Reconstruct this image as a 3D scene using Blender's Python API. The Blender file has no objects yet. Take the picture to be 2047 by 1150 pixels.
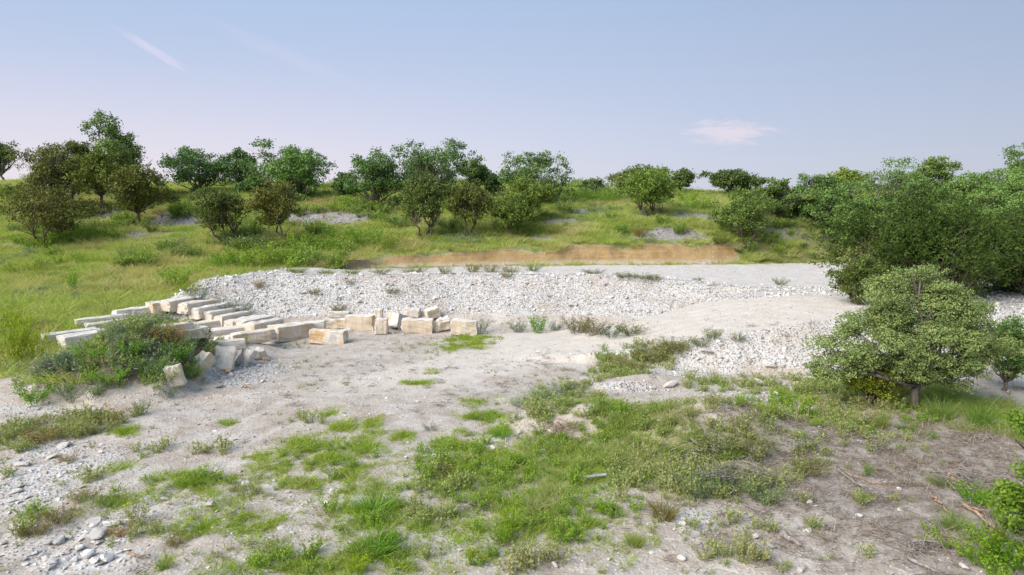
import bpy, bmesh, math, random
import numpy as np
from mathutils import Vector, Matrix, Euler

# ------------------------------------------------------------------ camera, sky, sun, exposure
SC = bpy.context.scene
COL = SC.collection
CAM_Z, PITCH, FPX = 6.8, math.radians(7.2), 1383.0
cam_d = bpy.data.cameras.new('camera')
cam_d.sensor_width = 36.0
cam_d.lens = 36.0 * FPX / 2047.0
cam_d.clip_start, cam_d.clip_end = 0.1, 3000.0
cam = bpy.data.objects.new('camera', cam_d)
COL.objects.link(cam)
cam.location = (0, 0, CAM_Z)
cam.rotation_euler = (math.radians(90) - PITCH, 0, 0)
SC.camera = cam

SUN_AZ, SUN_EL = math.radians(-125), math.radians(38)     # azimuth measured from +Y towards +X
GLOW_AZ = math.radians(-62)                              # side of the afterglow
world = bpy.data.worlds.new('World')
SC.world = world
world.use_nodes = True
SC.view_settings.view_transform = 'Standard'
SC.view_settings.look = 'None'
SC.view_settings.gamma = 1.0
SC.view_settings.use_curve_mapping = False
SC.view_settings.exposure = 0.28


class NT:
    """small helper round a node tree"""
    def __init__(self, tree):
        self.t = tree

    def n(self, kind, ins=None, **props):
        nd = self.t.nodes.new(kind)
        for k, v in props.items():
            setattr(nd, k, v)
        for k, v in (ins or {}).items():
            s = nd.inputs[k]
            if isinstance(v, bpy.types.NodeSocket):
                self.t.links.new(v, s)
            else:
                s.default_value = v
        return nd

    def math(self, op, a, b=0.0, c=0.0, clamp=False):
        nd = self.n('ShaderNodeMath', {0: a, 1: b, 2: c}, operation=op)
        nd.use_clamp = clamp
        return nd.outputs[0]

    def mix(self, f, a, b, blend='MIX'):
        nd = self.t.nodes.new('ShaderNodeMix')
        nd.data_type = 'RGBA'
        nd.blend_type = blend
        for s, v in ((nd.inputs[0], f), (nd.inputs[6], a), (nd.inputs[7], b)):
            if isinstance(v, bpy.types.NodeSocket):
                self.t.links.new(v, s)
            else:
                s.default_value = v if not isinstance(v, tuple) or len(v) == 4 else (*v, 1.0)
        return nd.outputs[2]

    def ramp(self, f, lo, hi, a=0.0, b=1.0, smooth=True):
        nd = self.n('ShaderNodeMapRange', {0: f, 1: lo, 2: hi, 3: a, 4: b})
        nd.interpolation_type = 'SMOOTHSTEP' if smooth else 'LINEAR'
        return nd.outputs[0]

    def noise(self, vec, scale, detail=3.0, rough=0.55, dist=0.0):
        nd = self.n('ShaderNodeTexNoise', {'Scale': scale, 'Detail': detail, 'Roughness': rough, 'Distortion': dist})
        if vec is not None:
            self.t.links.new(vec, nd.inputs['Vector'])
        return nd


def new_mat(name):
    m = bpy.data.materials.new(name)
    m.use_nodes = True
    m.node_tree.nodes.clear()
    return m, NT(m.node_tree)


def dir_of(px, py):
    d = np.array([(px - 1023.5) / FPX, math.cos(PITCH), -math.sin(PITCH)])
    d = d + (575 - py) / FPX * np.array([0, math.sin(PITCH), math.cos(PITCH)])
    return d / np.linalg.norm(d)


def build_world():
    t = NT(world.node_tree)
    world.node_tree.nodes.clear()
    sky = t.n('ShaderNodeTexSky', sky_type='NISHITA')
    sky.sun_disc = False
    sky.sun_elevation = SUN_EL
    sky.sun_rotation = SUN_AZ
    sky.altitude = 300.0
    sky.air_density = 1.0
    sky.dust_density = 0.6
    sky.ozone_density = 1.6
    gen = t.n('ShaderNodeTexCoord').outputs['Generated']
    sep = t.n('ShaderNodeSeparateXYZ', {0: gen})
    up = sep.outputs[2]
    # evening air: the blue is veiled by lavender haze, rosier low down and towards the sunset side
    veil = t.mix(t.ramp(up, 0.0, 0.42), (5.05, 5.25, 6.75), (3.4, 4.75, 6.7))
    side = t.n('ShaderNodeVectorMath', {0: gen, 1: (math.sin(GLOW_AZ), math.cos(GLOW_AZ), 0.0)}, operation='DOT_PRODUCT').outputs['Value']
    low = t.ramp(up, 0.0, 0.22, 1.0, 0.0)
    rose = t.math('MULTIPLY', t.ramp(side, 0.1, 1.0), low)
    veil = t.mix(t.math('MULTIPLY', rose, 0.9), veil, (7.2, 6.2, 6.9))
    col = t.mix(0.8, sky.outputs[0], veil)
    dim = t.ramp(side, -0.6, 0.75, 0.74, 1.04)
    dimc = t.n('ShaderNodeCombineXYZ', {0: dim, 1: dim, 2: dim}).outputs[0]
    col = t.mix(1.0, col, dimc, 'MULTIPLY')

    # thin rosy clouds
    def cloud(col, px, py, wid, hei, tilt, scale, amt, seed, tone):
        d = dir_of(px, py)
        right = np.cross(d, [0, 0, 1.0]); right /= np.linalg.norm(right)
        u = np.cross(right, d)
        ca, sa = math.cos(tilt), math.sin(tilt)
        r2, u2 = right * ca + u * sa, u * ca - right * sa
        def comp(v):
            return t.n('ShaderNodeVectorMath', {0: gen, 1: tuple(v)}, operation='DOT_PRODUCT').outputs['Value']
        a, b, c = comp(r2), comp(u2), comp(d)
        vec = t.n('ShaderNodeCombineXYZ', {0: t.math('DIVIDE', a, wid), 1: t.math('DIVIDE', b, hei), 2: seed}).outputs[0]
        nz = t.noise(vec, scale, 5.0, 0.62, 0.4).outputs[0]
        ln = t.n('ShaderNodeVectorMath', {0: t.n('ShaderNodeCombineXYZ', {0: t.math('DIVIDE', a, wid), 1: t.math('DIVIDE', b, hei)}).outputs[0]}, operation='LENGTH').outputs['Value']
        m = t.ramp(t.math('ADD', ln, t.math('MULTIPLY', t.math('SUBTRACT', nz, 0.5), 2.2)), 1.05, 0.15)
        m = t.math('MULTIPLY', m, t.math('GREATER_THAN', c, 0.0))
        return t.mix(t.math('MULTIPLY', m, amt), col, tone)
    col = cloud(col, 1450, 267, 0.070, 0.019, -0.03, 1.9, 0.48, 3.1, (8.0, 6.6, 7.0))
    col = cloud(col, 305, 100, 0.05, 0.0065, -0.52, 1.3, 0.33, 7.7, (7.8, 6.5, 7.8))
    col = cloud(col, 560, 105, 0.12, 0.012, -0.35, 1.1, 0.08, 1.3, (7.8, 6.5, 7.8))
    bg = t.n('ShaderNodeBackground', {'Color': col, 'Strength': 0.102})
    out = t.n('ShaderNodeOutputWorld', {'Surface': bg.outputs[0]})


build_world()
sun_d = bpy.data.lights.new('sun', 'SUN')
sun_d.energy = 4.4
sun_d.angle = math.radians(50)
sun_d.color = (1.0, 0.93, 0.85)
sun = bpy.data.objects.new('sun', sun_d)
COL.objects.link(sun)
sdir = Vector((math.sin(SUN_AZ) * math.cos(SUN_EL), math.cos(SUN_AZ) * math.cos(SUN_EL), math.sin(SUN_EL)))
sun.rotation_euler = (-sdir).to_track_quat('-Z', 'Y').to_euler()
sun.location = (-30, 20, 40)

cy = SC.cycles
cy.max_bounces = 5
cy.diffuse_bounces = 3
cy.glossy_bounces = 1
cy.transmission_bounces = 3
cy.caustics_reflective = cy.caustics_refractive = False
cy.use_denoising = True

RNG = np.random.default_rng(7)

# ------------------------------------------------------------------ numpy noise and the lie of the land
def _hash(ix, iy, seed):
    h = (ix.astype(np.int64) * 374761393 + iy.astype(np.int64) * 668265263 + seed * 974711) & 0xFFFFFFFF
    h = ((h ^ (h >> 13)) * 1274126177) & 0xFFFFFFFF
    return ((h ^ (h >> 16)) & 0xFFFF) / 65535.0


def vnoise(x, y, seed=0):
    x = np.asarray(x, float); y = np.asarray(y, float)
    ix, iy = np.floor(x), np.floor(y)
    fx, fy = x - ix, y - iy
    fx = fx * fx * (3 - 2 * fx); fy = fy * fy * (3 - 2 * fy)
    a = _hash(ix, iy, seed); b = _hash(ix + 1, iy, seed)
    c = _hash(ix, iy + 1, seed); d = _hash(ix + 1, iy + 1, seed)
    return (a * (1 - fx) + b * fx) * (1 - fy) + (c * (1 - fx) + d * fx) * fy


def fbm(x, y, seed=0, octs=4, gain=0.5):
    s, a, tot = 0.0, 1.0, 0.0
    for k in range(octs):
        s = s + a * vnoise(np.asarray(x) * 2 ** k + 17.3 * k, np.asarray(y) * 2 ** k - 9.1 * k, seed + k)
        tot += a; a *= gain
    return s / tot - 0.5


def sstep(x, lo, hi):
    t = np.clip((x - lo) / (hi - lo), 0, 1)
    return t * t * (3 - 2 * t)


def softplus(x, k):
    return k * np.logaddexp(0, x / k)


def poly_sdf(x, y, pts):
    x = np.asarray(x, float); y = np.asarray(y, float)
    d2 = np.full(np.broadcast(x, y).shape, 1e18)
    inside = np.zeros(d2.shape, bool)
    n = len(pts)
    for i in range(n):
        ax, ay = pts[i]; bx, by = pts[(i + 1) % n]
        ex, ey = bx - ax, by - ay
        t = np.clip(((x - ax) * ex + (y - ay) * ey) / (ex * ex + ey * ey), 0, 1)
        d2 = np.minimum(d2, (x - ax - t * ex) ** 2 + (y - ay - t * ey) ** 2)
        cond = (ay > y) != (by > y)
        with np.errstate(divide='ignore', invalid='ignore'):
            xi = ax + (y - ay) * ex / (ey if ey != 0 else 1e-12)
        inside ^= cond & (x < xi)
    d = np.sqrt(d2)
    return np.where(inside, -d, d)


PAD = [(-17.8, 39.6), (-15.5, 40.8), (-11, 41.5), (-3, 41.7), (5, 41.3), (9.5, 40.2), (14, 38.4), (24, 36.5), (34, 37), (38, 54),
       (26, 55.5), (16, 53.6), (9, 53.3), (4, 52.8), (-2, 52.0), (-6, 51.2), (-10.5, 49.8), (-14, 47.2)]
RAMP = [(-3, 29.8), (1, 29.0), (6, 28.5), (13.6, 28.4), (22, 29.6), (34, 30), (36, 38), (14, 38.6), (9, 36), (6.0, 34.2), (0, 34.6), (-3, 34.4)]


def natural(x, y):
    start = 27 + 14 * sstep(x, -23, -14.5)
    z = 1.62 * np.clip((y - start) / (46 - start), 0, None)
    z = np.where(y > 46, 1.62, np.minimum(z, 1.62)) + 0.0
    z = z + 0.215 * softplus(y - 45.5, 1.0) - 0.10 * softplus(y - 59, 3) - 0.105 * softplus(y - 86, 3) - 0.07 * softplus(y - 115, 10)
    z = z - 0.016 * np.clip(x, -60, 20) * sstep(y, 52, 80) + 1.1 * fbm(x / 26 + 3.3, y / 60, 13, 2) * sstep(y, 60, 80)
    z = z + 0.9 * fbm(x / 14, y / 10, 11, 3) * sstep(y, 50, 66) * (1 - sstep(y, 84, 110))
    # wooded rise far to the right
    z = z + 9 * np.exp(-(((x - 175) / 62) ** 2 + ((y - 165) / 70) ** 2))
    z = z - 0.02 * softplus(y - 140, 20)
    # broken ledge with rubble on the hillside
    z = z + 0.7 * sstep(y + 0.15 * x + 3 * fbm(x / 9, y / 9, 5, 2), 57, 59.5)
    return z


def mounds(x, y):
    def bump(cx, cy, rx, ry, h, rot=0.0, p=1.8):
        c, s = math.cos(rot), math.sin(rot)
        u = ((x - cx) * c + (y - cy) * s) / rx
        v = (-(x - cx) * s + (y - cy) * c) / ry
        r = np.sqrt(u * u + v * v) + 0.35 * fbm(x * 0.6, y * 0.6, 31, 3)
        return h * (1 - np.clip(r, 0, 1) ** p) ** 1.3 * (1 + 0.25 * fbm(x * 1.4, y * 1.4, 33, 3))
    z = bump(-14.2, 25.9, 3.1, 4.0, 2.05, 0.1, 2.2)
    z = z + bump(-17.6, 24.2, 3.4, 2.2, 0.35)
    z = z + bump(5.6, 19.2, 4.4, 1.8, 1.0, -0.15)
    z = z + bump(2.0, 20.6, 2.6, 1.6, 0.5)
    z = z + bump(4.6, 25.0, 2.6, 0.9, 0.45, 0.25)
    z = z + bump(-9.8, 14.6, 1.4, 0.8, 0.25)
    z = z + bump(-12.6, 30.8, 2.4, 1.6, 0.45)
    return z


BARE = [False]
TRACK = [(13, 34), (4, 31.6), (-3, 28.5), (-7, 23), (-9.5, 16), (-10.5, 8)]


def ruts(x, y):
    """two wheel ruts leading from the ramp across the yard"""
    out = np.zeros(np.shape(x))
    for off in (0.0, 2.4):
        d = np.full(np.shape(x), 1e9)
        for (ax, ay), (bx, by) in zip(TRACK[:-1], TRACK[1:]):
            ax, bx = ax + off, bx + off
            ex, ey = bx - ax, by - ay
            t = np.clip(((x - ax) * ex + (y - ay) * ey) / (ex * ex + ey * ey), 0, 1)
            for w in (-0.85, 0.85):
                nx, ny = ey / math.hypot(ex, ey) * w, -ex / math.hypot(ex, ey) * w
                d = np.minimum(d, np.hypot(x - ax - nx - t * ex, y - ay - ny - t * ey))
        out = out + np.exp(-(d / 0.24) ** 2) - 0.45 * np.exp(-((d - 0.42) / 0.16) ** 2)
    return out


def height(x, y):
    x = np.asarray(x, float); y = np.asarray(y, float)
    nat = natural(x, y)
    rough = fbm(x * 0.9, y * 0.9, 21, 4)
    dp = poly_sdf(x, y, PAD)
    zp = 1.86 + 0.46 * sstep(dp, -4.5, -0.2) * (1 - sstep(y, 46, 49)) * (1 - sstep(x, 6, 15)) + 0.10 * rough
    dp0 = np.maximum(dp + 0.7 * fbm(x * 0.35, y * 0.35, 41, 3), 0)
    z = np.minimum(nat + 0.30 * fbm(x * 0.9, y * 0.9, 45, 3) * sstep(y, 50, 52) * (1 - sstep(y, 58, 64)), zp + (1.5 + 0.9 * fbm(x * 0.45, y * 0.1, 47, 3)) * dp0)
    z = np.maximum(z, zp - 0.60 * dp0)
    dr = poly_sdf(x, y, RAMP)
    zr = 2.0 * sstep(x, -1.5, 16.5) + 0.06 * rough
    dr0 = np.maximum(dr + 0.5 * fbm(x * 0.5, y * 0.5, 43, 3), 0)
    fr = zr - 0.68 * dr0
    inr = sstep(-dr, -0.3, 0.6)
    z = np.maximum(z, fr)
    near = 1 - sstep(y, 34, 44)
    z = z + (0 if BARE[0] else 1) * mounds(x, y) + near * (0.16 * fbm(x / 3.1, y / 3.1, 51, 4) + 0.05 * rough * (1 - 0.6 * inr))
    z = z + 0.05 * fbm(x * 2.2, y * 2.2, 61, 3)
    z = z - 0.055 * ruts(x, y) * (y < 36) * sstep(fbm(x * .3, y * .3, 63, 2), -.25, .05)
    return z


def gp(px, py, tmin=6.0, tmax=400.0):
    """where the line of sight through a photograph pixel meets the ground"""
    d = dir_of(px, py)
    ts = np.geomspace(tmin, tmax, 420)
    P = np.array([0, 0, CAM_Z]) + ts[:, None] * d
    below = P[:, 2] < height(P[:, 0], P[:, 1])
    i = int(np.argmax(below))
    if not below[i]:
        i = len(ts) - 1
    a, b = ts[max(i - 1, 0)], ts[i]
    for _ in range(2):
        tt = np.linspace(a, b, 24)
        Q = np.array([0, 0, CAM_Z]) + tt[:, None] * d
        k = max(int(np.argmax(Q[:, 2] < height(Q[:, 0], Q[:, 1]))), 1)
        a, b = tt[k - 1], tt[k]
    p = np.array([0, 0, CAM_Z]) + b * d
    return Vector((float(p[0]), float(p[1]), float(height(p[0], p[1]))))


def on_ground(x, y, dz=0.0):
    return Vector((float(x), float(y), float(height(x, y)) + dz))


def patch(px, py, rx, ry):
    """a patch seen at that pixel with those pixel radii, as a world ellipse (x, y, rx, ry)"""
    c = gp(px, py)
    a, b = gp(px, py - ry), gp(px, py + ry)
    dist = c.y
    wy = min(max(abs(a.y - b.y) / 2, 0.15), 6.0)
    return (c.x, c.y, max(rx * dist / FPX, 0.15), wy)


def patch_mask(x, y, patches, soft=0.45, wob=0.7, seed=71, fr=1.3):
    m = np.zeros(np.shape(x))
    w = wob * fbm(x * fr, y * fr, seed, 4)
    order = np.argsort(y); ys = y[order]
    for (cx, cy, rx, ry, *s) in patches:
        sel = order[np.searchsorted(ys, cy - 2 * ry):np.searchsorted(ys, cy + 2 * ry)]
        sel = sel[np.abs(x[sel] - cx) < 2 * rx]
        r = np.sqrt(((x[sel] - cx) / rx) ** 2 + ((y[sel] - cy) / ry) ** 2) + w[sel]
        m[sel] = np.maximum(m[sel], (s[0] if s else 1.0) * sstep(-r, -1 - soft * 0.6, -1 + soft * 0.6))
    return m
# ------------------------------------------------------------------ what covers the ground where
# patches read off the photograph: pixel centre, pixel radii, strength
LAWN = [(1000, 930, 150, 60, .8), (1100, 985, 150, 70, .75), (980, 1060, 120, 50, .6), (700, 960, 110, 60, .45), (640, 900, 90, 40, .5), (1200, 1060, 110, 40, .5), (420, 1000, 130, 40, .4), (560, 1120, 160, 40, .6), (385, 968, 105, 26), (232, 1006, 55, 22), (470, 1047, 120, 24), (375, 1062, 45, 18), (745, 1025, 80, 34), (760, 985, 40, 18),
        (600, 888, 50, 22), (640, 925, 60, 34), (548, 935, 55, 22), (692, 850, 28, 14), (722, 895, 30, 30), (745, 850, 13, 18),
        (590, 1118, 105, 34), (745, 1105, 85, 40), (520, 910, 30, 12), (700, 940, 60, 24), (600, 962, 60, 16), (690, 985, 35, 14),
        (895, 892, 45, 14), (960, 832, 50, 11), (1000, 862, 28, 14), (945, 935, 85, 42), (1015, 955, 60, 38), (1130, 905, 70, 34),
        (1175, 935, 80, 44), (1020, 1005, 110, 44), (1090, 1050, 100, 34), (960, 1110, 60, 18), (860, 960, 40, 25, .6), (850, 1050, 40, 25, .6),
        (450, 849, 22, 5), (830, 766, 26, 4), (862, 745, 14, 3), (942, 806, 22, 8), (235, 866, 30, 8), (246, 937, 28, 7),
        (660, 826, 22, 5), (945, 684, 50, 11), (1085, 800, 60, 12, .55), (330, 1130, 22, 14), (800, 873, 20, 10), (1250, 845, 60, 25, .8),
        (915, 690, 30, 8), (100, 1140, 60, 20, .35), (1160, 1110, 60, 30, .5), (800, 1140, 50, 20, .6), (880, 1130, 60, 18, .6)]
TALL = [(1120, 930, 90, 40, .45), (1060, 990, 90, 40, .35), (1270, 862, 100, 40), (1345, 905, 80, 36), (1195, 900, 60, 40, .7)]
OLIVE = [(1450, 850, 150, 26, .8), (1400, 920, 160, 40, .9), (1080, 830, 90, 14, .7), (1330, 820, 120, 24, .6), (1460, 890, 115, 36), (1385, 960, 140, 44), (1480, 960, 100, 40, .8), (1290, 724, 70, 18), (1235, 742, 45, 13), (1335, 705, 40, 10),
         (1560, 930, 60, 30, .6), (1230, 1000, 70, 30, .6), (1420, 1060, 120, 30, .35), (1700, 790, 130, 32), (1640, 850, 120, 26, .7),
         (1480, 770, 110, 14, .7), (1150, 800, 60, 14, .6), (1050, 1130, 140, 26, .5), (1500, 1130, 90, 25, .5),
         (1620, 1080, 110, 30, .25), (1530, 830, 110, 24, .6), (60, 870, 70, 30, .7), (180, 850, 90, 24, .7), (70, 1050, 80, 40, .45), (260, 1060, 60, 24, .5),
         (150, 960, 60, 16, .3), (40, 960, 50, 20, .3), (430, 900, 60, 8, .25), (600, 840, 60, 8, .3), (300, 900, 40, 10, .3), (860, 1010, 80, 40, .5),
         (1800, 900, 60, 20, .2), (1760, 1000, 60, 20, .2), (880, 930, 50, 20, .5), (480, 990, 60, 14, .4), (680, 1070, 40, 20, .4)]
UNDER = [(1850, 800, 120, 34), (1950, 815, 80, 36), (1960, 860, 60, 16, .7), (2010, 860, 40, 30)]
MULCH = [(1760, 920, 330, 70), (1900, 880, 170, 50), (1650, 990, 240, 60, .8), (1850, 1020, 200, 90, .9), (1500, 860, 120, 30, .6),
         (1560, 1080, 200, 60, .4), (1900, 1120, 150, 60, .6), (1120, 870, 60, 18, .7), (880, 950, 30, 24, .7)]
RUBBLE = [(90, 950, 130, 60, .62), (110, 900, 60, 18, .7), (200, 1052, 46, 16), (60, 1090, 110, 50, .5), (150, 1125, 120, 30, .7), (225, 1078, 46, 16, .7),
          (490, 745, 70, 20), (1270, 775, 70, 10), (1090, 855, 40, 10), (1000, 880, 35, 10), (880, 920, 35, 22, .6), (660, 830, 40, 6, .2),
          (1390, 1040, 50, 34, .7), (1490, 1020, 40, 20, .4), (80, 820, 90, 10, .6), (300, 1010, 120, 24, .4), (1480, 790, 90, 10, .5),
          (1400, 745, 120, 18, .8), (640, 1000, 70, 30, .35), (560, 1060, 60, 24, .3)]
SLIDE = [(345, 446, 62, 15), (290, 470, 60, 7, .6), (345, 492, 50, 5, .8), (40, 490, 40, 5, .8), (615, 432, 45, 14), (700, 428, 60, 9, .7), (1335, 470, 75, 13),
         (1385, 432, 45, 8), (1300, 432, 40, 8, .6), (1170, 424, 50, 8, .8), (1060, 478, 45, 5, .6), (900, 470, 60, 7, .4),
         (240, 420, 60, 12, .6), (560, 455, 40, 10, .5), (1560, 460, 80, 8, .5), (1640, 470, 50, 7, .5), (1120, 440, 45, 6, .6)]


def world_patches(ps):
    return [(*patch(*p[:4]), *(p[4:] or (1.0,))) for p in ps]


W_LAWN, W_TALL, W_OLIVE, W_UNDER = map(world_patches, (LAWN, TALL, OLIVE, UNDER))
W_MULCH, W_RUBBLE, W_SLIDE = map(world_patches, (MULCH, RUBBLE, SLIDE))


def cover(x, y):
    """weights of the ground covers at world points"""
    nat = natural(x, y)
    dp = poly_sdf(x, y, PAD) + 0.7 * fbm(x * 0.35, y * 0.35, 41, 3)
    dr = poly_sdf(x, y, RAMP) + 0.5 * fbm(x * 0.5, y * 0.5, 43, 3)
    zp = 2.0
    n1 = fbm(x * 0.8, y * 0.8, 81, 4)
    dp0, dr0 = np.maximum(dp, 0), np.maximum(dr, 0)
    zr = 2.0 * sstep(x, -1.5, 16.5)
    c = {}
    face = sstep(zp - 0.6 * dp0 - np.maximum(nat, 0.12), -0.25, 0.15) * sstep(dp, -1.6, -0.4) * (1 - sstep(y, 49, 51))
    padtop = sstep(-dp, -0.2, 0.9)
    cut = (dp0 > 0.02) * sstep(nat + 0.5 * n1 - (zp - 0.1 + 1.5 * dp0), -0.05, 0.30) * sstep(y, 46.5, 47.5) * (y < 60)
    road = sstep(-dr, -0.5, 0.5) * sstep(x, -3, 1)
    side = sstep(zr - 0.68 * dr0, 0.12, 0.42) * sstep(dr, -0.4, 0.3) * (y < 33)
    side = np.maximum(side, sstep(x, 18, 22) * (y > 24) * (y < 46) * sstep(zr - 0.68 * dr0, 0.05, 0.3))
    field = sstep(-x + 1.5 * n1, 19.0, 20.5) * (y > 18) * sstep(y + 1.6 * n1, 21.5, 23.5)
    field = np.maximum(field, sstep(nat + 0.3 * n1, 0.35, 0.8) * (x < -14.0))
    mnd = np.maximum(sstep(mounds(x, y), 0.25, 0.7) * (x < -6) * (y > 20) * (y < 30), 0)
    hill = sstep(y, 40, 48) * (1 - padtop)
    grass = np.maximum.reduce([field * (1 - .7 * mnd), mnd * 0.3, hill])
    c['white'] = np.clip(np.maximum(face, np.maximum(side, patch_mask(x, y, W_RUBBLE, 1.0, 1.2, 75, 1.7) * (y < 36))), 0, 1)
    c['pad'] = np.clip(padtop * (1 - face), 0, 1)
    td = np.full(np.shape(x), 1e9)
    for (ax, ay), (bx, by) in zip(TRACK[:-2], TRACK[1:-1]):
        t = np.clip(((x - ax - 1.2) * (bx - ax) + (y - ay) * (by - ay)) / ((bx - ax) ** 2 + (by - ay) ** 2), 0, 1)
        td = np.minimum(td, np.hypot(x - ax - 1.2 - t * (bx - ax), y - ay - t * (by - ay)))
    trk = 0.75 * (1 - sstep(td + 1.6 * n1, 1.6, 3.4)) * sstep(y, 20, 27) * (y < 36)
    c['road'] = np.clip(np.maximum(road, trk), 0, 1)
    xe = x + 2.2 * n1 + 1.6 * (53.2 - y)
    c['cut'] = np.clip(cut * sstep(x + 1.5 * n1, -11.0, -8.0) * (1 - sstep(xe, 14.0, 17.0)), 0, 1)
    c['dark'] = np.clip(np.maximum(cut * (1 - sstep(x + 1.5 * n1, -11.0, -8.0)) * (x > -16), mnd * 0.75), 0, 1)
    c['slide'] = patch_mask(x, y, W_SLIDE, 0.5, 0.8, 91, 0.7) * (y > 40)
    c['mulch'] = patch_mask(x, y, W_MULCH, 0.9, 0.9) * (y < 34)
    g = grass * (1 - c['cut']) * (1 - face) * (1 - padtop) * (1 - c['white'] * (y > 20) * (x > -18)) * (1 - side)
    c['grass'] = np.clip(g, 0, 1)
    c['lawn'] = patch_mask(x, y, W_LAWN, 1.1, 1.3, 71, 1.9) * sstep(fbm(x * 3.1, y * 3.1, 77, 3), -0.28, 0.04) * (y < 40)
    c['tall'] = patch_mask(x, y, W_TALL, 0.6, 0.8) * (y < 34)
    c['olive'] = patch_mask(x, y, W_OLIVE, 0.8, 0.9, 73) * (y < 40)
    c['under'] = patch_mask(x, y, W_UNDER, 0.6, 0.8) * (y < 34)
    return c


# ------------------------------------------------------------------ ground sheet
def build_ground():
    ax, ay = 0.0, -14.0                                   # hub of the polar grid, well behind the viewpoint
    ang = np.concatenate([np.linspace(-math.pi, -0.80, 40, endpoint=False), np.linspace(-0.80, 0.80, 430, endpoint=False),
                          np.linspace(0.80, math.pi, 40, endpoint=False)])
    rad = np.concatenate([np.geomspace(1.0, 22.0, 14, endpoint=False), np.linspace(22, 44, 190, endpoint=False), np.geomspace(44, 104, 260, endpoint=False),
                          np.geomspace(104, 1500, 50)])
    A, R = np.meshgrid(ang, rad)
    X = ax + R * np.sin(A); Y = ay + R * np.cos(A)
    Z = np.empty_like(X)
    flat = X.ravel(), Y.ravel()
    Z = height(*flat)
    far = np.clip((R.ravel() - 260) / 300, 0, 1)
    Z = Z * (1 - far) + (-12.0) * far
    na, nr = len(ang), len(rad)
    verts = np.stack([flat[0], flat[1], Z], 1)
    i = np.arange(nr - 1)[:, None] * na; j = np.arange(na)[None, :]; j2 = (j + 1) % na
    quads = np.stack([i + j, i + j2, i + na + j2, i + na + j], -1).reshape(-1, 4)[:, ::-1]
    # close the hub
    hub = len(verts)
    verts = np.vstack([verts, [[ax, ay, float(height(ax, ay))]]])
    me = bpy.data.meshes.new('ground')
    nq, ntri = len(quads), na
    loops = np.concatenate([quads.ravel(), np.stack([np.full(na, hub), (np.arange(na) + 1) % na, np.arange(na)], 1).ravel()])
    me.vertices.add(len(verts)); me.vertices.foreach_set('co', verts.ravel())
    me.loops.add(len(loops)); me.loops.foreach_set('vertex_index', loops)
    me.polygons.add(nq + ntri)
    starts = np.concatenate([np.arange(nq) * 4, nq * 4 + np.arange(ntri) * 3])
    me.polygons.foreach_set('loop_start', starts)
    me.polygons.foreach_set('use_smooth', np.ones(nq + ntri, bool))
    me.update(calc_edges=True)
    c = cover(verts[:, 0], verts[:, 1])
    green = np.clip(np.maximum.reduce([c['grass'], 0.75 * c['lawn'], 0.6 * c['tall'], 0.55 * c['olive'], 0.7 * c['under']]), 0, 1)
    for nm, trip in (('cover_a', (green, c['white'], c['mulch'])), ('cover_b', (c['cut'], c['dark'], c['slide'])), ('cover_c', (c['pad'], c['road'], c['olive']))):
        at = me.attributes.new(nm, 'FLOAT_COLOR', 'POINT')
        at.data.foreach_set('color', np.stack([*trip, np.ones(len(verts))], 1).astype(np.float32).ravel())
    ob = bpy.data.objects.new('ground', me)
    COL.objects.link(ob)
    ob['kind'] = 'structure'
    me.materials.append(ground_material())
    return ob


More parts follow.
